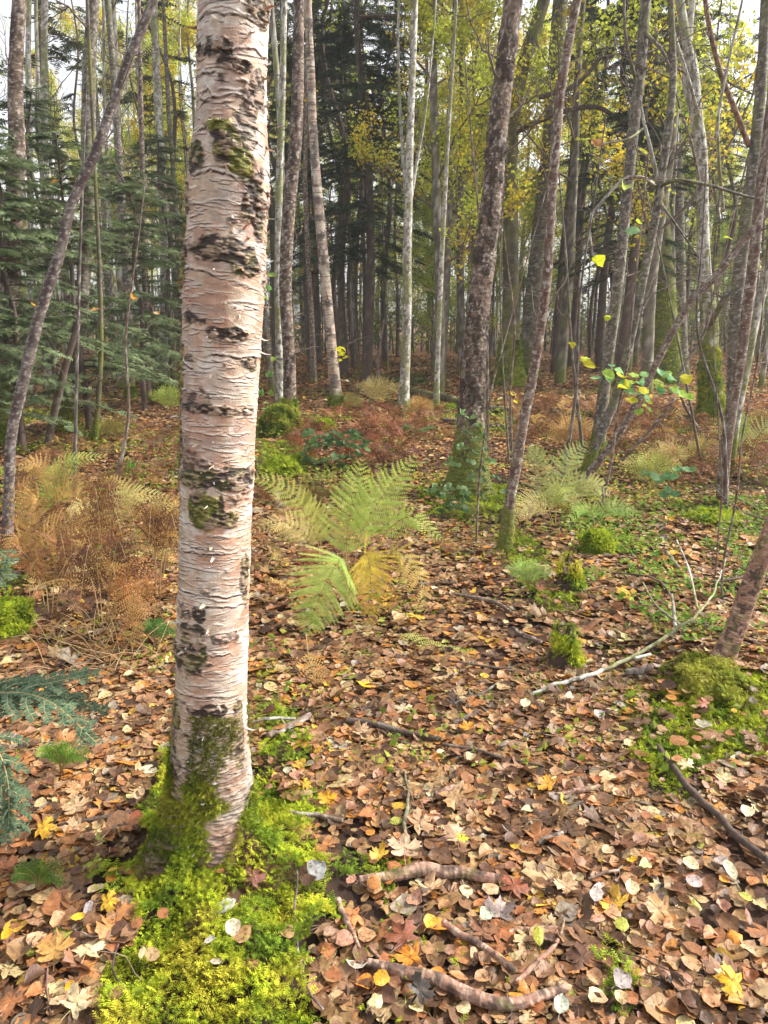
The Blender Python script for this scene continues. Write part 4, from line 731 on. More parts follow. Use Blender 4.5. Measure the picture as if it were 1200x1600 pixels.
Yf = gp(545, 962)[1]
fern('large yellow green fern beside the path, a pale and a golden frond hanging in front', Yf, [
    ([(545, 955, 0), (541, 870, .06), (550, 790, .16), (566, 716, .30)], .21, YGF, dict(dens=.72, npin=21, Nv=(0, -1, .35), droop=.15, s0=.36)),
    ([(548, 955, 0), (560, 850, .05), (598, 775, .15), (650, 711, .28)], .19, YGF, dict(dens=.72, npin=20, Nv=(-.2, -1, .35), droop=.15, s0=.38)),
    ([(540, 955, 0), (548, 900, -.05), (534, 872, -.14), (503, 925, -.24), (478, 994, -.30)], .25, (.50, .66, .15), dict(npin=24, Nv=(-.15, -1, .45), s0=.50, fine=.006, tip=YGF, dens=.85, droop=.0)),
    ([(546, 955, 0), (558, 890, -.05), (572, 866, -.12), (580, 910, -.2), (576, 992, -.25)], .16, (.70, .60, .08), dict(npin=22, Nv=(.1, -1, .45), s0=.46, fine=.006, tip=(.62, .38, .06), dens=.85, droop=.0)),
    ([(550, 955, 0), (585, 880, -.02), (622, 862, -.06), (650, 900, -.12), (672, 965, -.2)], .14, (.55, .46, .10), dict(npin=22, Nv=(.2, -.7, .7), s0=.4, tip=TAN, ragged=.12)),
    ([(549, 955, 0), (590, 850, .05), (640, 808, .05), (690, 842, .0)], .11, YGF, dict(npin=20, Nv=(.1, -.7, .7), s0=.4, ragged=.08)),
    ([(548, 955, 0), (560, 890, .0), (600, 905, -.1), (625, 985, -.2)], .09, TAN, dict(npin=16, Nv=(.1, -.7, .7), s0=.35, ragged=.25, tip=RUST))])
Yg = gp(640, 1010)[1]
fern('pale yellow fern frond lying on the leaves right of the large fern', Yg, [([(585, 982, .15), (630, 1005, .06), (680, 1035, -.05), (735, 1050, -.1)], .10, (.58, .55, .16), dict(npin=20, Nv=(0, -.4, 1), s0=.3, ragged=.1)), ([(660, 1022, 0), (700, 1035, -.05), (742, 1030, -.05)], .05, YGF, dict(npin=14, Nv=(0, -.4, 1)))])
Yh = gp(500, 1075)[1]
fern('crumpled tan fern frond on the leaves below the large fern', Yh, [([(478, 990, .2), (484, 1035, .08), (500, 1070, 0), (540, 1085, -.02)], .08, TAN, dict(npin=18, Nv=(0, -.5, 1), ragged=.2, tip=RUST))])
Yi = gp(450, 880)[1]
fern('yellowing fern just right of the big birch, behind the large fern', Yi, [([(500, 880, 0), (492, 830, 0), (450, 768, 0), (392, 742, .0)], .17, (.55, .58, .14), dict(npin=18, Nv=(.1, -.8, .6))), ([(498, 880, 0), (478, 840, -.1), (440, 815, -.15), (395, 830, -.2)], .13, STRAW, dict(npin=16, ragged=.1)),
    ([(500, 880, 0), (500, 820, .1), (480, 790, .2), (470, 760, .2)], .13, (.5, .5, .1), dict(npin=20))])
Yj = gp(95, 830)[1]
fern('fern at left with one light green frond over dead orange ones', Yj, [([(88, 830, 0), (84, 770, 0), (105, 722, .05), (168, 712, .1)], .17, LG, dict(npin=22, Nv=(0, -.7, .7), tip=YGF)), ([(88, 830, 0), (75, 790, 0), (70, 745, .1), (92, 725, .2)], .10, YGF, dict(npin=18)),
    ([(95, 830, 0), (85, 760, -.1), (60, 725, -.15), (28, 728, -.2)], .15, (.66, .42, .15), dict(npin=16, tip=TAN)), ([(95, 830, 0), (100, 770, -.1), (125, 760, -.2), (150, 830, -.3)], .16, (.66, .45, .15), dict(npin=16, tip=TAN)), ([(90, 830, 0), (60, 780, -.2), (40, 790, -.3), (30, 850, -.4)], .15, TAN, dict(npin=15, tip=RUST))])
Yk = gp(200, 880)[1]
fern('straw yellow fern leaning right towards the big birch at left', Yk, [([(160, 880, 0), (165, 810, 0), (200, 772, .05), (262, 775, .1)], .16, (.64, .58, .2), dict(npin=24, Nv=(0, -.7, .7))), ([(158, 880, 0), (150, 820, -.1), (135, 790, -.1), (105, 800, -.2)], .13, STRAW, dict(npin=20, ragged=.1)),
    ([(165, 880, 0), (200, 850, -.1), (240, 855, -.2), (275, 880, -.2)], .11, (.70, .62, .22), dict(npin=20)), ([(150, 880, 0), (140, 850, -.2), (120, 850, -.3), (90, 900, -.4)], .12, TAN, dict(npin=15, tip=RUST, ragged=.1)), ([(160, 880, 0), (150, 860, -.2), (150, 880, -.4), (140, 925, -.5)], .12, (.62, .5, .16), dict(npin=20, ragged=.1))])
Yl = gp(215, 1010)[1]
fern('rust brown frond drooping to a point left of the big birch', Yl, [([(255, 985, .3), (225, 905, .1), (208, 950, -.05), (214, 1035, -.1)], .13, (.52, .23, .07), dict(npin=24, tip=TAN, s0=.3)), ([(180, 985, .2), (185, 920, .1), (200, 905, 0), (240, 930, -.1)], .10, (.45, .19, .06), dict(npin=15, tip=RUST))])
Ym = gp(880, 830)[1]
fern('faint pale green fern behind the dark red stem, right of the path', Ym, [([(868, 822, 0), (872, 770, .1), (888, 720, .2), (918, 690, .3)], .22, (.42, .50, .17), dict(npin=18, Nv=(0, -1, .4))), ([(866, 822, 0), (850, 770, .1), (842, 720, .1), (825, 700, .1)], .19, (.48, .52, .2), dict(npin=17, Nv=(0, -1, .4))),
    ([(870, 822, 0), (895, 770, -.1), (925, 755, -.1), (955, 770, -.1)], .16, (.5, .52, .18), dict(npin=16)), ([(866, 822, 0), (845, 790, -.1), (820, 790, -.2), (800, 820, -.3)], .15, STRAW, dict(npin=20)), ([(868, 822, 0), (868, 780, -.1), (880, 760, -.2), (900, 800, -.4)], .15, (.42, .46, .13), dict(npin=20))])
Yn = gp(950, 840)[1]
fern('fresh green fern arching right above the round moss cushion', Yn, [([(935, 835, 0), (945, 800, 0), (970, 792, 0), (1005, 812, -.1)], .12, (.42, .58, .16), dict(npin=20)), ([(930, 835, 0), (925, 800, .1), (905, 795, .1), (885, 815, 0)], .10, LG, dict(npin=18))])
Yo = gp(1168, 722)[1]
fern('bright fern between the ringed stem and the right edge', Yo, [([(1160, 722, 0), (1152, 690, 0), (1150, 665, 0), (1158, 640, 0)], .28, (.45, .6, .16), dict(npin=18, fine=.02, Nv=(0, -1, .3))), ([(1165, 722, 0), (1180, 690, 0), (1195, 670, 0), (1215, 662, 0)], .28, (.55, .6, .2), dict(npin=18, fine=.02))])
for k, (px, py, h, W, col, lab) in enumerate([(592, 640, 42, .30, STRAW, 'small straw fern on the leaf floor left of the lichen trunk'), (655, 652, 24, .26, TAN, 'low tan fern hard against the lichen trunk'), (548, 640, 18, .22, (.5, .45, .15), 'tiny faded fern beside the dark foot of the leaning birch'),
        (268, 652, 40, .28, YGF, 'small yellow green fern beside the left of the big birch'), (1020, 770, 50, .22, (.5, .52, .14), 'yellowish fern below the green leaved twig'), (1045, 735, 30, .24, STRAW, 'straw fern beside the ringed stem at right'), (98, 1215, 45, .05, (.22, .42, .06), 'small bright green fern on the leaves below the fir bough'), (245, 1015, 40, .05, (.13, .33, .08), 'tiny dark green fern sprig left of the big birch'),
        (826, 925, 40, .09, (.42, .6, .16), 'light green fern tip beside the black mossy stump'), (170, 690, 26, .26, (.5, .42, .12), 'small brown yellow fern behind the green tuft at left'), (895, 705, 40, .3, TAN, 'tan fern behind the pair of grey stems'), (1100, 720, 26, .2, (.55, .45, .14), 'small straw coloured fern under the mossy pale trunk'), (60, 1400, 40, .06, (.16, .28, .05), 'low dark green fern in the leaves at the left edge')]):
    Y = gp(px, py)[1]; fern(lab, Y, [([(px, py, 0), (px + s * h * .3, py - h * .8, 0), (px + s * h * .9, py - h * e, -.02)], W * (.8 + .1 * q), col, dict(npin=12, fine=.02 if W > .12 else .008, Nv=(0, -.8, .5))) for q, (s, e) in enumerate(((-1, .9), (.2, 1.2), (1, .8), (-.5, 1.1)))])
fern('tall golden fern clump standing in the rust at the far left', gp(60, 900)[1], [([(60, 900, 0), (50, 830, 0), (35, 770, 0), (60, 735, -.1)], .15, (.70, .46, .14), dict(npin=16, tip=TAN)), ([(62, 900, 0), (75, 840, -.1), (110, 810, -.2), (150, 830, -.3)], .15, (.66, .42, .12), dict(npin=16, tip=TAN)), ([(58, 900, 0), (40, 850, -.1), (20, 840, -.2), (8, 880, -.3)], .13, TAN, dict(npin=15, tip=RUST)), ([(64, 900, 0), (90, 870, -.2), (110, 890, -.3), (120, 950, -.4)], .13, (.6, .45, .14), dict(npin=15, tip=RUST))])
fern('straw and rust fern between the fern clumps and the big birch', gp(215, 850)[1], [([(215, 860, 0), (205, 800, .1), (190, 760, .2), (160, 745, .3)], .16, (.66, .52, .17), dict(npin=16, tip=TAN)), ([(217, 860, 0), (235, 810, 0), (255, 790, 0), (278, 800, 0)], .15, (.70, .6, .2), dict(npin=20)), ([(215, 860, 0), (225, 820, -.1), (245, 830, -.3), (262, 880, -.4)], .13, (.5, .24, .08), dict(npin=15, tip=RUST))])
gb = np.random.default_rng(31)
for px, py, lab in ((80, 965, 'upright clump of dead rust brown fern with a pale stalk, far left in the bracken'), (165, 985, 'dark brown dead fern clump in front of the bracken, above the fir bough'), (245, 940, 'rusty dead fern clump nearest the left side of the big birch'), (130, 905, 'tall dead fern clump in the middle of the bracken at left')):
    fr = []
    for q in range(5):
        dx = gb.uniform(-1, 1); hh = gb.uniform(90, 160); e = gb.uniform(.2, .9); c_ = [(.20, .09, .045), (.30, .15, .06), (.52, .32, .11), (.14, .07, .04)][gb.integers(0, 4)]
        fr.append(([(px + dx * 8, py, 0), (px + dx * 22, py - hh * .6, -dx * .05), (px + dx * 50, py - hh, -.06 * q * .5), (px + dx * 85, py - hh * e, -.08 - .03 * q)], gb.uniform(.09, .14), c_, dict(npin=15, ragged=.22, tip=tuple(np.array(c_) * gb.uniform(1, 1.8)), fine=.011, dens=.8, s0=.3, droop=.6, stalk=(.50, .34, .16), r0=.0035)))
    fern(lab, gp(px, py)[1], fr, name='dead_fern')
# dead bracken which reads as a rusty mass
def frond_tp(seed):
    mb = MB(); P = [(0, 0, 0), (0, .35, .18), (0, .7, .15), (0, 1, -.05)]; frond(mb, P, .34, (1, 1, 1), npin=11, Nv=(0, 0, 1), s0=.2, fine=.045, ragged=.2, seed=seed, droop=.5, dens=.85, stalk=(.9, .9, .8), r0=.008)
    V = np.concatenate(mb.V); g = np.random.default_rng(seed); V = V + .05 * np.stack([vn(V[:, 0] * 6, V[:, 1] * 6, seed) - .5, vn(V[:, 1] * 6, V[:, 0] * 6, seed + 3) - .5, 3 * (vn(V[:, 0] * 6 + 5, V[:, 1] * 6, seed + 7) - .5)], -1)
    return V, [np.concatenate(mb.F[k]) for k in (3, 4)], np.concatenate(mb.C)[:, 0]
FT = [frond_tp(i) for i in range(4)]
def bracken(poly, n, size, hmax, label, cols=((.25, .11, .05), (.36, .18, .07), (.16, .08, .045), (.55, .37, .14)), up_=.5):
    mb = MB(); c = np.array([gp(*p) for p in poly]); lo, hi = c.min(0), c.max(0); x = rng.uniform(lo[0], hi[0], n * 6); y = rng.uniform(lo[1], hi[1], n * 6); P = np.stack([x, y, H(x, y)], -1); a, b = proj(P); P = P[inpoly(a, b, poly) & (fbm(x * 2, y * 2, 77, 2) > .36)][:n]; m = len(P)
    P[:, 2] += rng.random(m) ** 1.5 * hmax; D = unit(np.stack([rng.normal(size=m), rng.normal(size=m), rng.normal(0, up_, m) + .1], -1)); C = np.array(cols)[rng.choice(4, m, p=(.4, .3, .2, .1))] * rng.uniform(.7, 1.25, (m, 1)); s = size * rng.uniform(.5, 1.3, m); P = P - D * (s * .5)[:, None]; P[:, 2] = np.maximum(P[:, 2], H(P[:, 0], P[:, 1]) + .01)
    Rm = basis_y(D, rng.normal(0, .5, (m, 3)) + [0, 0, 1])
    for q in range(4): i = np.arange(m) % 4 == q; inst(mb, FT[q], P[i], Rm[i], s[i], C[i])
    tag(mb.build('dead_bracken', M_FERN, smooth=False), label, 'bracken', kind='stuff')
bracken([(22, 760), (120, 760), (275, 800), (275, 1000), (150, 1050), (60, 1050), (35, 960), (15, 860)], 300, .24, .32, 'tangle of rust brown dead bracken left of the big birch')
bracken([(30, 690), (275, 680), (275, 780), (30, 790)], 190, .30, .12, 'low dead bracken behind the ferns at left')
bracken([(440, 650), (625, 650), (660, 690), (640, 735), (470, 735)], 260, .42, .12, 'rust red bracken bed in the centre under the lichen trunk', cols=((.27, .095, .045), (.36, .15, .07), (.20, .085, .05), (.5, .3, .14)))
bracken([(640, 640), (725, 640), (725, 700), (650, 690)], 60, .4, .1, 'rust red bracken either side of the path')
bracken([(790, 630), (1215, 640), (1215, 770), (1010, 775), (960, 720), (800, 700)], 560, .42, .22, 'rust red bracken bed across the right of the wood')
bracken([(400, 780), (520, 760), (560, 900), (480, 990), (400, 920)], 90, .22, .14, 'dead bracken under the large fern', cols=((.30, .12, .05), (.5, .35, .12), (.22, .1, .05), (.6, .5, .2)))
# straw stalks in the bracken at left
mb = MB(); g = np.random.default_rng(8)
for i in range(90):
    b = gp(g.uniform(70, 270), g.uniform(985, 1060)); L = g.uniform(.08, .35); d = unit([g.normal() * .6, g.normal() * .4 - .1, g.uniform(.2, 1)]); e = d + [g.normal() * .3, g.normal() * .3, -.7]
    tube(mb, [b, b + d * L * .5, b + d * L * .8 + e * L * .2], [.0022, .0018, .0007], 4, np.array((.62, .45, .24)) * g.uniform(.5, 1.1), False)
tag(mb.build('dry_grass', M_FERN), 'dry straw stalks in front of the dead bracken at left', 'dry grass', kind='stuff')
# green tuft at left (203,720)
def grass_tuft(px, py, n, L, col, label, name='grass_tuft'):
    b = gp(px, py); mb = MB(); g = np.random.default_rng(int(px))
    for i in range(n):
        a = g.uniform(0, 6.28); d = unit([math.cos(a), math.sin(a), g.uniform(.5, 2)]); l = L * g.uniform(.5, 1.1); c = b + [g.normal() * .03, g.normal() * .03, -.01]; W = np.array([-d[1], d[0], 0]) * .006
        p = [c, c + d * l * .6, c + d * l + np.array([d[0], d[1], -.8]) * l * .25]; mb.add([p[0] - W, p[0] + W, p[1] + W, p[1] - W, p[2]], [np.array([(0, 1, 2, 3)]), np.array([(3, 2, 4)])], np.array(col) * g.uniform(.6, 1.3))
    tag(mb.build(name, M_LEAF, None, b, smooth=False), label, 'grass')
grass_tuft(203, 738, 120, .22, (.16, .42, .04), 'bright green grassy tuft on the rusty floor at left'); grass_tuft(425, 1118, 90, .09, (.34, .40, .07), 'yellow green grassy tuft just right of the big birch foot'); grass_tuft(262, 622, 70, .3, (.25, .45, .06), 'green tuft beside the grey green trunk at left')
# ------------------------------------------------------------------ stumps, cushions and logs
def cushion(px, py, r, hgt, label, name='moss_cushion', n=2600, size=.02, pal=(LIME, MGREEN, (.25, .34, .03)), sy=1., lump=.7):
    b = gp(px, py); u = np.linspace(0, 1, 10)[:, None]; th = np.arange(24)[None] / 24 * 6.283; rr_ = .97 * r * np.cos(u * 1.5) ** .6 * (1 + lump * 2.2 * (fbm(np.cos(th) * 2.6 + px, np.sin(th) * 2.6, u * 3, 2) - .5)); V = np.stack([rr_ * np.cos(th), rr_ * np.sin(th) * sy, hgt * np.sin(u * 1.5) + 0 * th - .02], -1).reshape(-1, 3) + b
    i = np.arange(9)[:, None] * 24; j = np.arange(24)[None]; k = (j + 1) % 24; mb = MB(); root = empty(name, b); tag(root, label, 'moss cushion' if name == 'moss_cushion' else 'stump')
    mb.add(V, [np.stack([i + j, i + k, i + k + 24, i + j + 24], -1).reshape(-1, 4)], (.06, .09, .02)); mb.build('core', M_SOIL, root, b)
    mb = MB(); a = rng.uniform(0, 6.28, n); w_ = rng.random(n); rad = r * np.cos(w_ * 1.5) ** .6 * (1 + lump * 2.2 * (fbm(np.cos(a) * 2.6 + px, np.sin(a) * 2.6, w_ * 3, 2) - .5)); D = np.stack([np.cos(a), np.sin(a), 0 * a], -1); P = D * rad[:, None] * [1, sy, 1]; P[:, 2] = hgt * np.sin(w_ * 1.5) - .01
    moss(mb, P + b, D * np.cos(w_ * 1.5)[:, None] + np.array([0, 0, 1.]) * np.sin(w_ * 1.5)[:, None] + [0, 0, .1], size, pal=pal); mb.build('moss', M_MOSS, root, b, smooth=False)
cushion(932, 862, .10, .15, 'round bright moss cushion under the green fern, right of the path', n=2600, size=.024, lump=.2)
cushion(440, 740, .20, .16, 'lumpy moss mound in front of the mossy foot of the brown birch', n=3500, size=.035, sy=.8); cushion(472, 722, .13, .10, 'smaller moss mound right of the lumpy one, before the bramble', n=1500, size=.035)
cushion(438, 682, .25, .42, 'tall mossy stump at the foot of the two touching birches', 'mossy_stump', n=5000, size=.045, pal=((.30, .34, .04), (.12, .17, .02), (.34, .32, .06)))
cushion(507, 672, .13, .16, 'little moss topped stump left of the rust red bracken', 'mossy_stump', n=1200, size=.04); cushion(540, 636, .25, .12, 'low moss hump right of the leaning blotched birch foot', n=1500, size=.05)
cushion(1112, 1070, .13, .09, 'shaggy moss mound under the banded stem at the right edge', n=4500, size=.03, lump=1.6, pal=((.36, .36, .05), (.2, .24, .03), (.42, .40, .08)))
cushion(12, 985, .12, .16, 'moss mound cut by the left edge beside the bracken', n=4500, size=.022); cushion(470, 1260, .10, .03, 'low moss swell right of the big birch foot', n=2500, size=.017); cushion(1115, 815, .2, .08, 'mossy ground swell around the ringed stem', n=2500, size=.03)
cushion(700, 640, .2, .1, 'small dark mossy lump beside the slim white trunk', n=500, size=.05); cushion(640, 600, .5, .22, 'far leaf strewn moss hump beside the lichen trunk', n=900, size=.08, pal=((.1, .1, .03), (.07, .06, .02), (.14, .13, .04)))
def stump(px, py, r, h, style, label, mossn=1500, jag=.04, lean=(0, 0), msz=.022, cap=True):
    b = gp(px, py); root = empty('tree_stump', b); tag(root, label, 'stump'); mb = MB(); th = np.arange(28) / 28 * 6.283; nz = 24; S = np.linspace(-.03, h, nz); TH, SS = np.meshgrid(th, S); g = np.random.default_rng(int(px)); C, D = bark(style, TH, np.full_like(TH, r), SS + px)
    if style == 'rot': C = mix((.012, .010, .009), (.09, .055, .035), fbm(np.cos(TH) * 3, np.sin(TH) * 3, SS * 30, 3)); D = .5 * (fbm(np.cos(TH) * 4, np.sin(TH) * 4, SS * 8, 3) - .4)
    ex = np.clip(SS / h, 0, 1) ** 2 * jag * (fbm(np.cos(TH) * 3.5 + px, np.sin(TH) * 3.5, 0, 3) - .5) * 7; rad = r * (1 + D) * (1 + .5 * np.exp(-np.clip(SS, 0, 1) / .04)) * (1 - .45 * np.clip(SS, 0, 1) / h); V = np.stack([rad * np.cos(TH) + lean[0] * SS, rad * np.sin(TH) + lean[1] * SS, SS + ex], -1).reshape(-1, 3)
    i = np.arange(nz - 1)[:, None] * 28; j = np.arange(28)[None]; k = (j + 1) % 28; c = V[-28:].mean(0) - [0, 0, .03]; V = np.vstack([V, c]); C = np.vstack([C.reshape(-1, 3), (.09, .05, .03)]); jj = np.arange(28)
    mb.add(V + b, [np.stack([i + j, i + k, i + k + 28, i + j + 28], -1).reshape(-1, 4), np.stack([jj + (nz - 1) * 28, (jj + 1) % 28 + (nz - 1) * 28, np.full(28, nz * 28)], -1)], C); mb.build('wood', M_BARK, root, b)
    mb = MB(); ki = rng.integers(0, nz * 28, mossn); P = V[ki]; Nn = unit(P * [1, 1, 0]) + [0, 0, .4]; f = fbm(P[:, 0] * 14, P[:, 1] * 14, P[:, 2] * 14, 2) + .22 * (P[:, 2] / h - .5) - .06 * (P[:, 1] < -r * .5); m = f > .47; moss(mb, P[m] + b + rng.normal(0, .008, (m.sum(), 3)), Nn[m], msz); mb.build('moss', M_MOSS, root, b, smooth=False)
stump(886, 922, .085, .13, 'rot', 'black rotten stump with a ragged moss cap, right of the path', 3500, .05)
stump(880, 1040, .065, .14, 'rot', 'rotten mossy stump with a ringed birch root running down from it', 3800, .05)
def log(pts, label, style='stick', name='fallen_stick', cat='stick', sides=14, step=.006, lift=.024, sub=(), mossn=0, group=None, rough=1.2, sink=.0):
    G = []; 
    for p in pts:
        q = gp(p[0], p[1]); dist = np.dot(q - CAM, fw); r = p[2] * .74 / 2 / F * dist; G.append((q + [0, 0, r * .55 + (p[3] if len(p) > 3 else lift) - sink], r))
    P = np.array([a for a, _ in G]); r = np.array([b for _, b in G]); b = P[0].copy(); mb = MB(); n = max(8, int(np.linalg.norm(np.diff(P, axis=0), axis=1).sum() / .05)); Pq = spline(P, n); Pq += (np.random.default_rng(int(pts[0][0])).normal(0, 1, (n, 3)) * r.mean() * .35) * [1, 1, .4]; rq = spline(np.c_[r, r, r], n)[:, 0]
    Q, rr = trunk(mb, Pq, rq, style, sides, step, rough=rough)
    if sub:
        root = empty(name, b); tag(root, label, cat, group); mb.build('stem', M_BARK, root, b)
        for s_ in sub:
            G = []
            for p in s_: q = gp(p[0], p[1]); dist = np.dot(q - CAM, fw); G.append((q + [0, 0, (p[3] if len(p) > 3 else .02)], p[2] / 2 / F * dist))
            mb = MB(); trunk(mb, [a for a, _ in G], [c for _, c in G], style, 8, .01); mb.build('side_shoot', M_BARK, root, b)
    else:
        o = mb.build(name, M_BARK, None, b); tag(o, label, cat, group)
L_ = log
L_([(566, 1388, 16), (610, 1385, 22), (680, 1378, 26), (730, 1382, 22), (775, 1386, 18)], 'thick shiny birch stick lying straight across, just above the middle of the leaf bed', sub=[[(760, 1384, 9), (785, 1380, 8), (800, 1398, 6)]], step=.004, name='birch_stick')
L_([(575, 1520, 16), (620, 1532, 24), (690, 1552, 26), (760, 1580, 26), (820, 1578, 22), (885, 1560, 16)], 'thickest birch stick with pale rings curving along the bottom of the photo', step=.004, name='birch_stick', sub=[[(600, 1515, 6), (585, 1500, 5), (576, 1490, 4)]])
L_([(690, 1452, 14), (725, 1478, 14), (765, 1500, 14), (805, 1535, 13)], 'ringed brown stick slanting down right between the two thick birch sticks', step=.004, name='birch_stick', sub=[[(735, 1490, 7), (745, 1510, 6)]])
L_([(745, 1470, 14), (800, 1465, 17), (860, 1458, 15), (920, 1444, 11), (968, 1440, 9)], 'pale pink birch stick half buried, lying right of the slanting ringed one', step=.004, name='birch_stick', lift=0.005)
L_([(528, 1418, 12), (538, 1445, 12), (550, 1470, 10), (562, 1495, 7)], 'short ringed stick end pointing at the viewer from under the moss', step=.004, name='birch_stick')
L_([(805, 1550, 9), (845, 1512, 11), (872, 1480, 7), (880, 1450, 4)], 'thin forked stick rising right from the end of the thickest birch stick', step=.004, name='birch_stick')
L_([(640, 1340, 18), (690, 1320, 18), (740, 1305, 16), (800, 1287, 13)], 'light ringed birch stick under leaves above the straight thick one', step=.004, name='birch_stick', lift=.002)
L_([(632, 1335, 9), (634, 1290, 9), (637, 1250, 6), (632, 1215, 4)], 'slim upright lying twig crossing above the maple leaf', step=.005, style='grey', name='birch_stick', sub=[[(634, 1285, 5), (650, 1265, 4), (655, 1245, 3)]])
L_([(452, 1282, 10), (490, 1286, 11), (535, 1293, 9)], 'plain reddish twig just right of the mossy birch foot', style='cherry')
L_([(678, 1255, 14), (702, 1248, 16), (720, 1238, 12)], 'stub of red brown stick in the middle of the leaf bed', step=.005)
L_([(1030, 1180, 11), (1060, 1228, 14), (1100, 1270, 15), (1140, 1315, 15), (1200, 1362, 16), (1240, 1385, 16)], 'long dark smooth stick running out of the right edge', style='spruce', lift=.03)
L_([(826, 1094, 7, .02), (880, 1076, 9, .025), (930, 1063, 9, .03), (990, 1040, 8, .045), (1040, 1016, 7, .07), (1085, 994, 6, .11), (1110, 968, 4, .15), (1128, 925, 3, .20)], 'long whitish branch arching up to the right over the leaves', style='lichen', step=.006, name='fallen_branch', cat='branch', sub=[[(1052, 1010, 6, .1), (1048, 985, 5, .13), (1045, 972, 4, .15)], [(990, 1045, 6, .05), (1015, 1038, 5, .05)], [(1060, 1008, 4, .1), (1020, 985, 3, .14), (1000, 960, 2, .18)], [(1085, 995, 4, .14), (1070, 950, 3, .22), (1050, 915, 2, .28)]])
L_([(975, 1062, 14), (1000, 1058, 15), (1018, 1052, 13)], 'pale stub lying beside the long whitish branch', step=.005, style='birch')
L_([(540, 1135, 13), (580, 1142, 12), (640, 1158, 13), (690, 1168, 10)], 'dark wet stick in two bends below the ferns', style='spruce', sub=[[(585, 1140, 6), (610, 1160, 5), (640, 1172, 5)]])
L_([(690, 1172, 6), (740, 1182, 8), (790, 1196, 7), (850, 1208, 5)], 'thin dark stick that carries on right of the dark wet one', style='spruce')
L_([(710, 1108, 5), (750, 1094, 6), (784, 1072, 5)], 'thin straight pale twig on the path', style='grey')
L_([(712, 935, 5), (740, 942, 8), (770, 948, 9), (800, 966, 6)], 'brown stick across the path level with the large fern', style='cherry')
L_([(800, 990, 8), (820, 1002, 10), (845, 1012, 9)], 'brown stick touching the left side of the rotten stump', style='cherry')
L_([(868, 1012, 26, .04), (880, 1030, 28, .02), (888, 1048, 22, 0), (890, 1066, 14, 0)], 'short ringed birch root end running down from the rotten stump', step=.003, sides=20, rough=1.6, name='birch_root', cat='root')
L_([(395, 1148, 6, .05), (425, 1142, 7, .05), (462, 1138, 6, .04)], 'bright pale twig sticking out from behind the big birch', style='lichen', sub=[[(440, 1142, 3, .05), (452, 1150, 3, .03), (470, 1160, 2, .02)]])
L_([(420, 1160, 14), (450, 1148, 14), (485, 1128, 12)], 'stub of light brown wood right of the big birch foot', style='cherry')
L_([(730, 1085, 5), (745, 1110, 6), (760, 1120, 4)], 'small crooked twig beside the dark stub on the path', style='spruce')
L_([(706, 1140, 10), (728, 1132, 11), (748, 1122, 9)], 'short dark stub on the path above the orange maple leaf', style='spruce')
L_([(96, 1302, 7), (130, 1296, 9), (170, 1288, 10), (205, 1280, 9)], 'dark stick in the leaves pointing at the birch foot from the left', style='spruce')
L_([(1010, 1385, 3), (1014, 1410, 5), (1040, 1390, 5), (1052, 1397, 4)][1:], 'pale bent twig among the leaves at lower right', style='grey')
L_([(870, 1254, 7), (900, 1248, 11), (935, 1240, 9)], 'pink ringed stick piece in the right half of the leaf bed', step=.004)
L_([(838, 1330, 9), (858, 1322, 11), (878, 1313, 9)], 'grey ringed stick piece left of the long dark stick', step=.004, style='birch')
L_([(918, 1385, 5), (945, 1376, 7), (965, 1372, 5)], 'small pale stick bit in the middle of the right leaf bed', style='birch')
L_([(700, 1040, 4), (760, 1050, 5), (800, 1052, 3)], 'thin dark twig lying below the pale fern frond', style='spruce')
L_([(1040, 870, 8), (1052, 885, 10), (1058, 896, 9)], 'grey stub among the green herbs at right', style='grey')
L_([(505, 1600, 4), (478, 1560, 5), (466, 1500, 5), (462, 1440, 5), (465, 1390, 4), (460, 1360, 3)], 'very long thin dark twig curving over the moss at the bottom', style='purple', lift=.04, sides=8)
L_([(640, 616, 13), (700, 628, 15), (760, 646, 16), (850, 650, 18), (960, 656, 16)], 'long dark mossy log lying across the wood behind the path', style='mossy', name='fallen_log', cat='log', sides=14, step=.03, lift=.03)
L_([(690, 662, 12), (760, 672, 14), (830, 676, 14)], 'shorter brown log in front of the long mossy one', style='spruce', name='fallen_log', cat='log', step=.03)
L_([(1060, 655, 12), (1130, 668, 12), (1200, 676, 12)], 'log lying behind the pale mossy trunk at right', style='spruce', name='fallen_log', cat='log', step=.03)
L_([(118, 612, 5, .1), (135, 632, 6, .1), (180, 690, 5, .05)], 'bare pale stick leaning down by the thin mossy sapling at left', style='grey')
L_([(1200, 905, 5), (1150, 925, 6), (1110, 930, 5)], 'dark twig poking in from the right edge over the herbs', style='spruce', lift=.08)
L_([(955, 900, 3, .02), (1020, 925, 4, .08), (1052, 952, 4, .05)], 'dark arching twig above the whitish branch', style='spruce')
gt = np.random.default_rng(44)
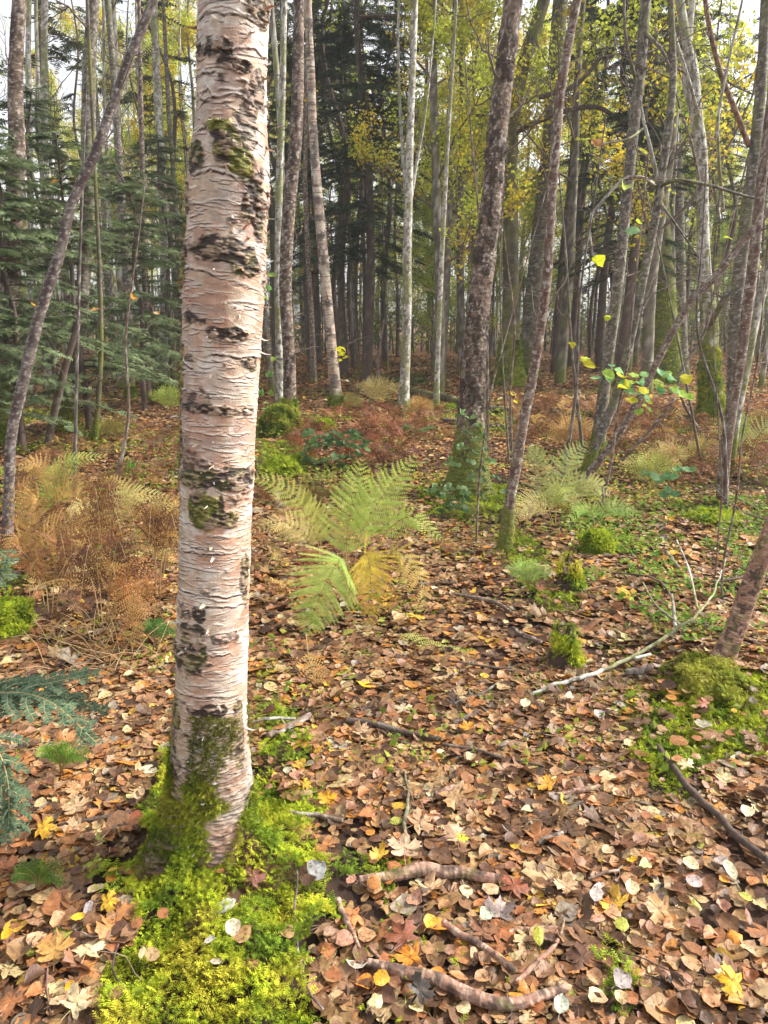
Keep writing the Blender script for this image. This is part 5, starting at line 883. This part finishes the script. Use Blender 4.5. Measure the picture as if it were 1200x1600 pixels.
for i in range(70):                                # small twigs strewn on the litter
    px, py = gt.uniform(0, 1200), 820 + 760 * gt.random() ** .8
    if inpoly(np.array([px]), np.array([py]), MOSS_BIRCH)[0] or 270 < px < 400: continue
    b = gp(px, py, .022); a = gt.uniform(0, 6.28); L = gt.uniform(.05, .22); d = np.array([math.cos(a), math.sin(a), 0]); n = 6; P = [b]
    for t in range(n): d = unit(d + gt.normal(0, .2, 3) * [1, 1, .2]); P.append(P[-1] + d * L / n)
    P = np.array(P); P[:, 2] = H(P[:, 0], P[:, 1]) + .022 + .01 * gt.random(); mb = MB(); c = np.array([(.10, .07, .06), (.36, .27, .2), (.2, .12, .1)][i % 3]) * gt.uniform(.8, 1.2); r = gt.uniform(.0012, .003); tube(mb, P, np.linspace(r, r * .5, n + 1), 6, c)
    if gt.random() < .6: q = P[3]; e = unit(d + gt.normal(0, .8, 3) * [1, 1, .3]); tube(mb, [q, q + e * L * .2, q + e * L * .32 + [0, 0, .004]], [r * .7, r * .5, r * .3], 5, c)
    tag(mb.build('loose_twig', M_TWIG, None, b), 'thin bare twig lying loose on the fallen leaves', 'twig', 'small twigs strewn on the leaves')
# ------------------------------------------------------------------ brambles, leafy twigs, hanging leaves
def leafy(name, label, cat, leaves, Y, col, size, stem=None, seed=0, stemcol=(.16, .07, .06), tp=OV, jit=.06, root=None):
    g = np.random.default_rng(seed); P = [at(x, y, Y + g.normal() * jit) for x, y in leaves]; b = np.array(root.location) if root else np.array([P[0][0], P[0][1], float(H(P[0][0], P[0][1]))])
    if root is None: root = empty(name, b); tag(root, label, cat)
    if stem is not None:
        for st in stem: mb = MB(); tube(mb, spline([at(*p, Y) if len(p) == 2 else at(p[0], p[1], Y + p[2]) for p in st], 24), np.linspace(.003, .0015, 24), 5, stemcol); mb.build('stem', M_TWIG, root, b)
    for i, p in enumerate(P):
        mb = MB(); k = 3 if name in ('bramble', 'ivy') else 1
        for q in range(k):
            a = g.uniform(0, 6.28) if k == 1 else g.uniform(-.3, .3) + (q - 1) * 1.5 + 1.5; N = unit(np.array([[g.normal() * .35, -.55 + g.normal() * .3, .9]])); c = np.array(col[g.integers(0, len(col))]) * g.uniform(.8, 1.2); Rm = basis(N, np.array([a])); s = size * g.uniform(.75, 1.25); off = Rm[0] @ np.array([0, .5 * s, 0]); inst(mb, tp[g.integers(0, len(tp))], np.array([p + off]), Rm, np.array([s]), c[None], True)
        mb.build('leaf', M_LEAF, root, b)
    return root
BG = ((.17, .26, .10), (.25, .36, .17), (.11, .19, .06)); g = np.random.default_rng(2)
leafy('bramble', 'bluish green bramble climbing the mossy foot of the scaly brown birch', 'bramble', [(720, 648), (735, 655), (748, 668), (730, 676), (742, 690), (755, 685), (722, 700), (742, 708), (758, 705), (735, 722), (750, 735), (765, 722), (712, 728), (775, 745), (702, 722), (752, 752), (738, 745)], gp(735, 790)[1] - .25, BG, .05, [[(758, 790), (742, 740), (738, 690), (722, 648)], [(750, 770), (770, 745), (790, 740)]])
leafy('bramble', 'low bluish green bramble on the ground left of the scaly birch foot', 'bramble', [(x + g.normal() * 8, y + g.normal() * 5) for x in (675, 690, 705, 720, 735) for y in (768, 782, 796)] + [(790, 770), (800, 765)], gp(705, 810)[1], BG, .055, [[(750, 800), (710, 780), (672, 790)]])
leafy('bramble', 'bushy bluish green bramble beside the moss mounds in the centre left', 'bramble', [(x + g.normal() * 6, y + g.normal() * 5) for x in (478, 490, 502, 514, 526, 538, 550, 560) for y in (678, 690, 702, 716)], gp(510, 732)[1], ((.09, .16, .06), (.20, .30, .14), (.13, .22, .07)), .075, [[(515, 725), (500, 690), (480, 680)], [(515, 725), (535, 690), (555, 700)]], seed=5, jit=.2)
leafy('bramble', 'few bluish bramble leaves on the path edge left of the scaly birch', 'bramble', [(632, 672), (645, 676), (660, 674), (672, 668), (640, 668)], gp(650, 690)[1], BG, .07, [[(640, 685), (660, 672)]], seed=6)
leafy('bramble', 'two wide bluish leaves on the floor below the fern at right', 'bramble', [(1042, 748), (1046, 772), (1015, 740), (1065, 735)], gp(1040, 800)[1], ((.20, .36, .16),), .09, [[(1040, 800), (1044, 770), (1042, 748)]], seed=7)
Ys = gp(940, 792)[1]; CY = ((.52, .62, .10), (.30, .52, .20), (.66, .60, .05), (.24, .46, .22), (.40, .58, .10))
leafy('leafy_twig', 'flat spray of bluish, lime and yellow leaves held level over the bracken at right', 'leafy twig', [(908, 564), (922, 562), (930, 574), (945, 580), (938, 592), (958, 574), (968, 590), (985, 596), (975, 605), (992, 615), (1005, 602), (1000, 585), (996, 622), (1012, 618), (1018, 632), (1000, 640), (1030, 578), (1045, 585), (1062, 590), (1055, 605), (1040, 612), (1048, 598), (1060, 620), (1070, 618), (988, 588), (965, 606)] + [(x_ + 9, y_ + 5) for x_, y_ in ((915, 562), (935, 580), (950, 586), (962, 580), (978, 598), (990, 606), (1002, 612), (1035, 584), (1050, 600), (1020, 600), (1012, 590), (998, 628))], Ys, CY, .095,
      [[(972, 600), (945, 580), (905, 565)], [(972, 600), (1000, 608), (1030, 640)], [(955, 720, .0), (968, 640, 0), (990, 596, 0), (1040, 600, 0), (1072, 612, 0)]], seed=8, tp=ROUND + OV[:2])
def hang(px, py, Y, col, s, twig, label=None):
    return leafy('hanging_leaf', label, 'leaf', [(px, py)], Y, (col,), s, [twig], seed=int(px), jit=0)
hang(975, 290, 4.2, (.5, .62, .14), .075, [(1008, 277), (990, 278), (973, 275)], 'lime leaf hanging alone high up, in front of the left grey stem'); hang(978, 362, 4.2, (.34, .55, .28), .075, [(990, 300), (985, 330), (980, 350)], 'bluish green leaf hanging beside a lime one at the left grey stem')
hang(1000, 352, 4.2, (.50, .66, .06), .06, [(985, 335), (992, 345)], 'bright lime leaf just right of the bluish green hanging leaf'); hang(1131, 370, 4.2, (.58, .68, .04), .055, [(1110, 292), (1122, 330), (1130, 358)], 'single lime yellow leaf hanging in front of the forked pale trunk')
hang(923, 406, 4.2, (.62, .66, .04), .06, [(940, 330), (930, 370), (924, 392)], 'yellow leaf hanging left of the left grey stem'); hang(955, 494, 4.2, (.55, .62, .06), .055, [(950, 440), (954, 480)], 'small lime leaf hanging over the left grey stem, lowest but one'); hang(890, 536, 4.2, (.66, .62, .05), .05, [(888, 490), (890, 525)], 'small yellow leaf hanging right of the dark red stem')
hang(935, 232, 4.2, (.50, .26, .12), .06, [(960, 222), (945, 226)], 'curled brown leaf hanging at the tip of a fine twig high on the right'); hang(205, 468, 5.5, (.50, .26, .05), .075, [(188, 440), (200, 460)], 'orange brown leaf caught on the fir boughs at left'); hang(240, 489, 5.5, (.62, .42, .2), .06, [(230, 470), (238, 482)], 'tan leaf caught on the fir boughs near the big birch')
hang(57, 480, 5.5, (.58, .34, .05), .06, [(40, 465), (55, 474)], 'orange leaf caught on the fir boughs near the leaning stem'); hang(80, 286, 6., (.45, .24, .06), .07, [(60, 280), (75, 282)], 'brown leaf caught high on the fir at left'); hang(142, 487, 5.5, (.45, .26, .08), .06, [(130, 475), (140, 482)], 'brown leaf caught on the fir right of the leaning stem')
leafy('leafy_twig', 'little cluster of bright yellow leaves against the leaning blotched birch', 'leafy twig', [(525, 546), (533, 543), (538, 550), (528, 556), (536, 560), (530, 564)], gp(527, 640)[1] - .3, ((.80, .78, .04),), .12, [[(520, 575), (530, 556)]], seed=9)
leafy('leafy_twig', 'yellow leaf pair on the bare switch before the scaly birch', 'leafy twig', [(800, 618), (802, 626)], gp(744, 850)[1], ((.80, .66, .03),), .05, [[(785, 590), (799, 612)]], seed=12)
for i, (px, py) in enumerate(((420, 560), (414, 575), (425, 600), (412, 610), (428, 640))): pass
leafy('leafy_twig', 'small green leaves beside the right edge of the big birch', 'leafy twig', [(418, 430), (424, 452), (420, 470), (426, 566), (416, 590), (410, 612), (424, 618), (418, 640), (412, 628)], 9.5, ((.16, .32, .08), (.3, .42, .08)), .10, [[(415, 660), (420, 560), (421, 430)]], seed=13)
# ------------------------------------------------------------------ the near fir bough at left
def needles(mb, P, n, L, g, col):
    Q = spline(P, 40); T_ = unit(np.gradient(Q, axis=0)); k = g.integers(0, 40, n); Nv = np.array([0, -.25, 1.]); t = T_[k]; X = unit(np.cross(t, Nv)); s = g.choice([-1., 1.], n)[:, None]; d = unit(X * s + t * g.uniform(.35, .9, (n, 1)) + Nv * g.uniform(-.05, .35, (n, 1))); b = Q[k] + t * g.uniform(-.004, .004, (n, 1)); l = L * g.uniform(.75, 1.15, (n, 1)); w_ = unit(np.cross(d, Nv)) * .0016
    V = np.stack([b - w_, b + w_, b + d * l * .7 + w_, b + d * l * .7 - w_, b + d * l], 1).reshape(-1, 3); f = np.arange(n)[:, None] * 5; mb.add(V, [f + [0, 1, 2, 3], f + [3, 2, 4]], np.repeat(np.array(col) * g.uniform(.6, 1.4, (n, 1)), 5, 0))
def bough(label, axes, Y, seed):
    g = np.random.default_rng(seed); b = at(*axes[0][0][:2], Y); root = empty('fir_bough', b); tag(root, label, 'fir bough')
    for ax in axes:
        P = np.array([at(p[0], p[1], Y + p[2]) for p in ax]); Q = spline(P, 30); L = np.linalg.norm(np.diff(Q, axis=0), axis=1).sum(); mb = MB(); tube(mb, Q, np.linspace(.0028, .0012, 30), 6, (.34, .28, .13)); mb.build('twig', M_TWIG, root, b); nd = MB(); needles(nd, P, int(L * 1200), .018, g, (.12, .18, .105)); tw = MB()
        m = int(L / .033)
        for i in range(2, m):
            u = i / m; k = min(int(u * 29), 28); t = unit(Q[k + 1] - Q[k]); X = unit(np.cross(t, [0, -.25, 1.])) * (1 if i % 2 else -1); l = (.12 * (1 - u) + .03) * g.uniform(.6, 1.1); d = unit(X * .85 + t * .75); S_ = [Q[k], Q[k] + d * l * .5, Q[k] + unit(d + t * .3) * l - np.array([0, 0, .12 * l])]; tube(tw, spline(S_, 8), np.linspace(.0015, .0007, 8), 4, (.36, .30, .14)); needles(nd, S_, int(l * 1250), .016, g, (.12, .185, .11))
        tag(tw.build('side_twigs', M_TWIG, root, b), kind='stuff'); nd.build('needles', M_NEEDLE, root, b, smooth=False)
bough('near dark blue green fir bough reaching in low at the left edge above the leaves', [[(-70, 1098, 0), (0, 1086, -.02), (65, 1070, -.04), (150, 1052, -.05)], [(-70, 1100, 0), (10, 1082, -.05), (80, 1098, -.10), (150, 1160, -.16)], [(-60, 1085, 0), (20, 1090, -.02), (95, 1088, 0), (165, 1112, .02)]], 1.75, 1)
bough('second near fir bough hanging down at the very left edge below the first', [[(-60, 1140, 0), (-10, 1165, -.02), (12, 1220, -.05), (14, 1295, -.08)], [(-60, 1180, 0), (-20, 1230, 0), (10, 1275, 0), (30, 1300, 0)]], 1.55, 2)
bough('small fir bough tip at the left edge beside the mossy mound', [[(-40, 900, 0), (-10, 890, 0), (20, 905, -.02)], [(-40, 870, 0), (0, 865, 0), (18, 880, 0)]], 2.6, 3)
# ------------------------------------------------------------------ the 300 leaves that show largest, each its own thing
used = set()
def one_leaf(px, py, tp, colr, size, label, yaw, tilt=.15, tdir=0., lift=.03, stalk=True, group='single fallen leaves on the path', mat=None, zs=.55):
    P = gp(px, py); P[2] += lift; N = np.array([[math.sin(tilt) * math.cos(tdir), math.sin(tilt) * math.sin(tdir), math.cos(tilt)]]); mb = MB(); inst(mb, tp, P[None], basis(N, np.array([yaw])), np.array([[size, size, size * zs]]), np.array(colr)[None], True)
    tag(mb.build('fallen_leaf', mat or M_LITTER, None, P), label, 'leaf', group)
BY_, OR_, TN_, PT_, CR_, PB_, GP_, RU_ = PAL['bright yellow'], PAL['orange'], PAL['tan'], PAL['pale tan'], PAL['cream'], PAL['pinkish brown'], PAL['pale grey'], (.34, .11, .05)
hero = [(497, 1382, OV[2], (.62, .60, .60), .058, 'pale grey oval leaf standing up on the moss right of the birch foot', 1.0, .9, -1.6, .05), (366, 1478, ROUND[0], (.80, .66, .46), .045, 'cream round leaf lying on the bright moss below the birch', 1.7, .5, -1.5, .055), (330, 1495, LONG[0], (.5, .47, .42), .03, 'thin grey leaf edge on the moss', .6, .5, -1.5, .05),
    (355, 1440, LONG[1], (.45, .46, .40), .06, 'long grey green leaf leaning in the mossy cleft of the birch foot', .7, .6, -1.4, .05), (466, 1533, ROUND[1], (.80, .66, .36), .042, 'pale yellow round leaf on the moss edge at the bottom', 0.3, .3, -1.5, .045), (395, 1531, OV[4], (.42, .19, .10), .045, 'reddish brown leaf on the moss at the bottom', 2.4, .3, -1.5, .045), (175, 1428, MP[1], (.62, .38, .03), .055, 'ochre yellow folded maple leaf on a grey one left of the moss', 0.2, .5, -1.4, .04),
    (140, 1435, LONG[0], (.42, .36, .36), .05, 'grey purple narrow leaf under the ochre one left of the moss', 1.6, .3, -1.5, .03), (90, 1500, MP[0], (.58, .32, .09), .085, 'large curled orange tan maple leaf at lower left', 1.8, .3, -1.5, .04), (60, 1520, MP[3], (.42, .17, .05), .07, 'dark orange maple leaf half under the large curled one at lower left', 3., .2, -1.5, .03), (14, 1480, ROUND[0], (.82, .45, .02), .032, 'small bright yellow leaf at the left edge near the bottom', 1., .3, -1.5, .04),
    (112, 1562, ROUND[1], (.82, .42, .02), .026, 'small yellow leaf on a stalk at the bottom left', 1., .3, -1.5, .04), (128, 1585, MP[2], (.76, .60, .34), .07, 'big cream leaf cut by the bottom edge at left', 1., .3, -1.5, .04), (75, 1310, MP[1], (.68, .38, .03), .07, 'yellow orange leaf in the leaves left of the birch foot', .2, .3, -1.5, .04), (120, 1275, MP[0], (.60, .40, .22), .08, 'pale tan crumpled maple leaf left of the birch foot', 2., .3, -1.5, .04), (66, 1272, ROUND[0], (.68, .50, .25), .04, 'pale oval leaf with its stalk showing at far left', .6, .3, -1.5, .04),
    (512, 1263, MP[0], (.78, .40, .02), .06, 'bright orange yellow maple leaf standing on its stalk right of the birch foot', 1.6, .7, -1.5, .045), (480, 1240, MP[1], (.74, .40, .03), .04, 'small orange yellow leaf just above the bright maple leaf', .4, .4, -1.5, .04), (632, 1340, MP[0], (.66, .44, .28), .095, 'large pale tan maple leaf with dark veins above the straight birch stick', 1.55, .35, -1.5, .045), (590, 1350, MP[2], (.66, .40, .04), .055, 'small yellow brown maple leaf touching the large pale one', 2.4, .3, -1.5, .04), (625, 1475, MP[1], (.27, .085, .04), .085, 'dark red brown maple leaf between the two thick birch sticks', 2.1, .2, -1.5, .04),
    (660, 1300, MP[3], (.58, .36, .2), .09, 'wide tan maple leaf left of the light ringed stick', .5, .25, -1.5, .04), (715, 1325, MP[2], (.60, .38, .22), .08, 'pale tan maple leaf lying over the light ringed stick', 1.5, .3, -1.5, .05), (850, 1240, MP[0], (.62, .30, .03), .075, 'ochre orange maple leaf in the upper right of the leaf bed', 2.6, .2, -1.5, .04), (790, 1215, MP[1], (.60, .36, .22), .085, 'big pinkish tan maple leaf left of the ochre orange one', 1.3, .3, -1.5, .04), (728, 1148, MP[0], (.66, .30, .03), .06, 'orange maple leaf on the path below the dark stub', 2., .25, -1.5, .04),
    (630, 1118, MP[1], (.76, .60, .38), .07, 'cream star shaped maple leaf on the path below the ferns', 1.6, .3, -1.5, .04), (568, 1155, MP[2], (.56, .36, .2), .075, 'crumpled tan maple leaf above the dark wet stick', 1.2, .5, -1.5, .04), (740, 1110, MP[3], (.52, .20, .06), .065, 'rust orange maple leaf at the right of the path', .2, .2, -1.5, .04), (735, 1198, ROUND[2], (.66, .56, .30), .045, 'pale yellow leaf beside the thin dark stick', 1.2, .2, -1.5, .04), (1135, 1555, MP[1], (.84, .45, .01), .072, 'brightest yellow leaf with a long stalk at lower right', 2.8, .35, -1.5, .045),
    (1022, 1440, MP[0], (.58, .33, .14), .085, 'tan maple leaf pointing left in the lower right of the leaf bed', 3., .25, -1.5, .04), (1076, 1368, ROUND[0], (.78, .62, .36), .05, 'pale cream birch leaf right of the centre of the leaf bed', 2.2, .2, -1.5, .04), (1138, 1378, LONG[0], (.62, .62, .40), .072, 'long pale green grey leaf under the long dark stick', 1.57, .2, -1.5, .04), (1082, 1395, ROUND[1], (.50, .40, .38), .048, 'lilac grey round leaf below the pale cream birch leaf', .4, .2, -1.5, .04), (985, 1405, OV[0], (.78, .60, .34), .055, 'cream yellow oval leaf left of the lilac grey one', 1.4, .2, -1.5, .04),
    (930, 1416, OV[3], (.52, .46, .42), .055, 'grey oval leaf in the middle right of the leaf bed', 1.2, .2, -1.5, .04), (1008, 1370, OV[5], (.66, .66, .30), .04, 'small pale green pointed leaf in the right leaf bed', .2, .2, -1.5, .04), (971, 1552, OV[2], (.50, .42, .40), .048, 'mauve grey folded leaf in the lower right', .6, .4, -1.5, .04), (968, 1580, ROUND[0], (.74, .52, .26), .036, 'pale yellow round leaf just below the mauve folded one', 1.4, .2, -1.5, .04), (875, 1590, OV[0], (.52, .56, .44), .05, 'pale grey green leaf at the bottom edge', 1.2, .2, -1.5, .04), (840, 1483, LONG[1], (.42, .42, .04), .055, 'olive yellow leaf under the pale pink stick', 1.5, .3, -1.5, .045),
    (970, 1466, OV[1], (.42, .44, .05), .042, 'olive green leaf beside the end of the pale pink stick', 1.5, .3, -1.5, .045), (596, 1555, ROUND[1], (.80, .40, .03), .042, 'orange round leaf left of the thickest birch stick', 1., .3, -1.5, .05), (588, 1590, OV[4], (.82, .66, .34), .038, 'pale yellow leaf at the bottom under the thickest stick', .8, .3, -1.5, .05), (660, 1570, MP[2], (.10, .085, .075), .06, 'blackish curled leaf against the thickest birch stick', .8, .5, -1.5, .05), (805, 1400, MP[1], (.32, .10, .05), .075, 'deep red brown maple leaf right of the straight birch stick', 1., .2, -1.5, .04), (585, 1400, ROUND[1], (.52, .22, .06), .045, 'orange brown leaf under the left end of the straight birch stick', 1.9, .4, -1.5, .045),
    (760, 1452, OV[2], (.56, .62, .46), .04, 'pale mint leaf beside the buried pink stick', .5, .2, -1.5, .045), (722, 1340, MP[3], (.66, .66, .05), .035, 'little lime yellow leaf on the tan maple leaves', 1., .2, -1.5, .07), (672, 1460, ROUND[0], (.74, .50, .06), .042, 'yellow and brown leaf by the dark red maple leaf', 1., .2, -1.5, .04), (880, 1035, OV[3], (.5, .2, .1), .04, 'red brown leaf propped on the rotten stump', .2, .4, -1.5, .06), (820, 1112, OV[0], (.72, .70, .42), .06, 'pale green yellow leaf at the left end of the whitish branch', 1.2, .2, -1.5, .04), (935, 1130, ROUND[0], (.48, .42, .42), .052, 'mauve grey round leaf below the whitish branch', 1.3, .2, -1.5, .04), (890, 1102, OV[5], (.74, .62, .46), .045, 'cream leaf with its tip up under the whitish branch', .1, .3, -1.5, .04),
    (1005, 1125, MP[3], (.40, .17, .07), .07, 'brown curled maple leaf on the left edge of the right moss', 1., .5, -1.5, .06), (1095, 1118, MP[1], (.44, .16, .09), .06, 'reddish brown leaf on the right moss', 2.5, .3, -1.5, .06), (1068, 1210, MP[1], (.74, .56, .30), .06, 'cream maple leaf at the lower edge of the right moss', 1.7, .3, -1.5, .05), (130, 940, MP[1], (.66, .46, .18), .11, 'big pale yellow brown maple leaf standing in the dead bracken', 1.3, .8, -1.5, .2), (122, 890, OV[1], (.62, .40, .14), .09, 'ochre folded leaf above the big leaf in the bracken', 1.5, .6, -1.5, .25),
    (845, 930, MP[3], (.46, .20, .09), .07, 'brown curled leaf beside the black stump', 1., .5, -1.5, .05), (1165, 1285, ROUND[0], (.80, .66, .42), .05, 'cream leaf left of where the dark stick leaves the frame', 1., .2, -1.5, .04), (1130, 1232, MP[2], (.70, .55, .28), .07, 'pale yellow tan leaf above the long dark stick', .5, .2, -1.5, .04), (215, 1300, ROUND[0], (.44, .13, .07), .05, 'red brown round leaf leaning on the birch moss', .5, .6, -1.2, .05), (272, 1292, OV[1], (.60, .44, .34), .028, 'small pinkish leaf stuck on the moss of the birch foot', .5, .8, -1.5, .07),
    (400, 1390, MP[1], (.30, .12, .09), .065, 'dark maroon maple leaf tucked under the birch foot', 1.2, .5, -1.5, .05), (340, 1530, LONG[0], (.58, .48, .36), .03, 'narrow pale leaf in the moss at the bottom', 0., .4, -1.5, .05), (225, 1520, LONG[1], (.70, .52, .30), .03, 'pale narrow leaf lying on the left side of the moss', 1.57, .4, -1.5, .06), (220, 1400 - 140, OV[0], (.62, .45, .28), .05, 'tan leaf at the top left corner of the birch moss', 1.57, .4, -1.5, .05)]
for h_ in hero: one_leaf(h_[0], h_[1], h_[2], tuple(np.array(h_[3]) * .84), h_[4] * .92, h_[5], h_[6], h_[7], h_[8], h_[9], group=None)
marks = [(680, 1378, 'straight thick birch stick'), (740, 1570, 'thickest birch stick at the bottom'), (860, 1458, 'buried pink stick'), (750, 1490, 'slanting ringed stick'), (632, 1270, 'slim lying twig above the maple leaf'), (730, 1310, 'light ringed stick'), (850, 1240, 'ochre orange maple leaf'), (600, 1150, 'dark wet stick'), (740, 1140, 'dark stub on the path'), (930, 1065, 'long whitish branch'),
         (1080, 1170, 'right moss patch'), (1100, 1270, 'long dark stick'), (1022, 1440, 'tan maple leaf at lower right'), (1135, 1555, 'brightest yellow leaf'), (971, 1552, 'mauve folded leaf'), (1138, 1378, 'long pale grey green leaf'), (900, 1340, 'grey ringed stick piece'), (920, 1250, 'pink ringed stick piece'), (120, 1275, 'crumpled maple leaf at left'), (90, 1500, 'large curled leaf at lower left'), (100, 1160, 'near fir bough'),
         (60, 1400, 'left edge dark fern'), (520, 1540, 'long thin twig on the moss'), (512, 1263, 'bright maple leaf by the birch foot'), (1170, 1470, 'right edge below the dark stick'), (540, 1060, 'large fern'), (880, 1150, 'mauve round leaf'), (450, 1060, 'right side of the big birch'), (640, 1440, 'dark red brown maple leaf'), (860, 1570, 'grey green leaf at the bottom edge')]
kinds = [('oval', OV), ('round', ROUND), ('narrow', LONG), ('lobed', MP)]; per = {}; ga = np.random.default_rng(99); count = 0; tries = 0
cells = {}
while count < 300 - len(hero) and tries < 20000:
    tries += 1; px, py = ga.uniform(5, 1195), 1010 + 580 * ga.random() ** .75
    if inpoly(np.array([px]), np.array([py]), MOSS_BIRCH)[0] or (255 < px < 425 and py < 1400) or inpoly(np.array([px]), np.array([py]), MOSS_R1)[0]: continue
    if any((px - a) ** 2 + (py - b) ** 2 < 24 ** 2 for a, b in cells): continue
    mk = min(range(len(marks)), key=lambda i: (marks[i][0] - px) ** 2 + ((marks[i][1] - py) * 1.3) ** 2); ki = int(ga.choice(4, p=(.52, .28, .1, .1))); ci = int(ga.choice(len(PK), p=PW)); dx, dy = px - marks[mk][0], py - marks[mk][1]; side = ('left of' if dx < 0 else 'right of') if abs(dx) > abs(dy) * 1.2 else ('above' if dy < 0 else 'below')
    key = (mk, side, ki, ci)
    if key in used: continue
    used.add(key); cells[(px, py)] = 1; count += 1; c = np.array(PAL[PK[ci]]) * ga.uniform(.92, 1.12); size = (.037 if ki < 3 else .066) * ga.uniform(.9, 1.35)
    one_leaf(px, py, kinds[ki][1][ga.integers(0, len(kinds[ki][1]))], c, size, '%s %s fallen leaf %s the %s' % (PK[ci], kinds[ki][0], side, marks[mk][2]), ga.uniform(0, 6.28), abs(ga.normal(0, .22)), ga.uniform(0, 6.28), .028)

# ------------------------------------------------------------------ the milky air between the far trees
def haze():
    x0, x1, y0, y1, z0, z1 = -90, 90, -6, 80, -2.2, 24
    V = [(x, y, z) for z in (z0, z1) for y in (y0, y1) for x in (x0, x1)]; me = bpy.data.meshes.new('haze'); me.from_pydata(V, [], [(0, 2, 3, 1), (4, 5, 7, 6), (0, 1, 5, 4), (2, 6, 7, 3), (0, 4, 6, 2), (1, 3, 7, 5)]); o = bpy.data.objects.new('haze', me); sc.collection.objects.link(o)
    m = bpy.data.materials.new('haze'); m.use_nodes = True; t = m.node_tree; t.nodes.clear(); out = t.nodes.new('ShaderNodeOutputMaterial'); v = t.nodes.new('ShaderNodeVolumePrincipled'); v.inputs['Color'].default_value = (.93, .95, .97, 1); v.inputs['Density'].default_value = .0016; v.inputs['Anisotropy'].default_value = .2
    t.links.new(v.outputs[0], out.inputs['Volume']); me.materials.append(m); o['kind'] = 'stuff'
haze()
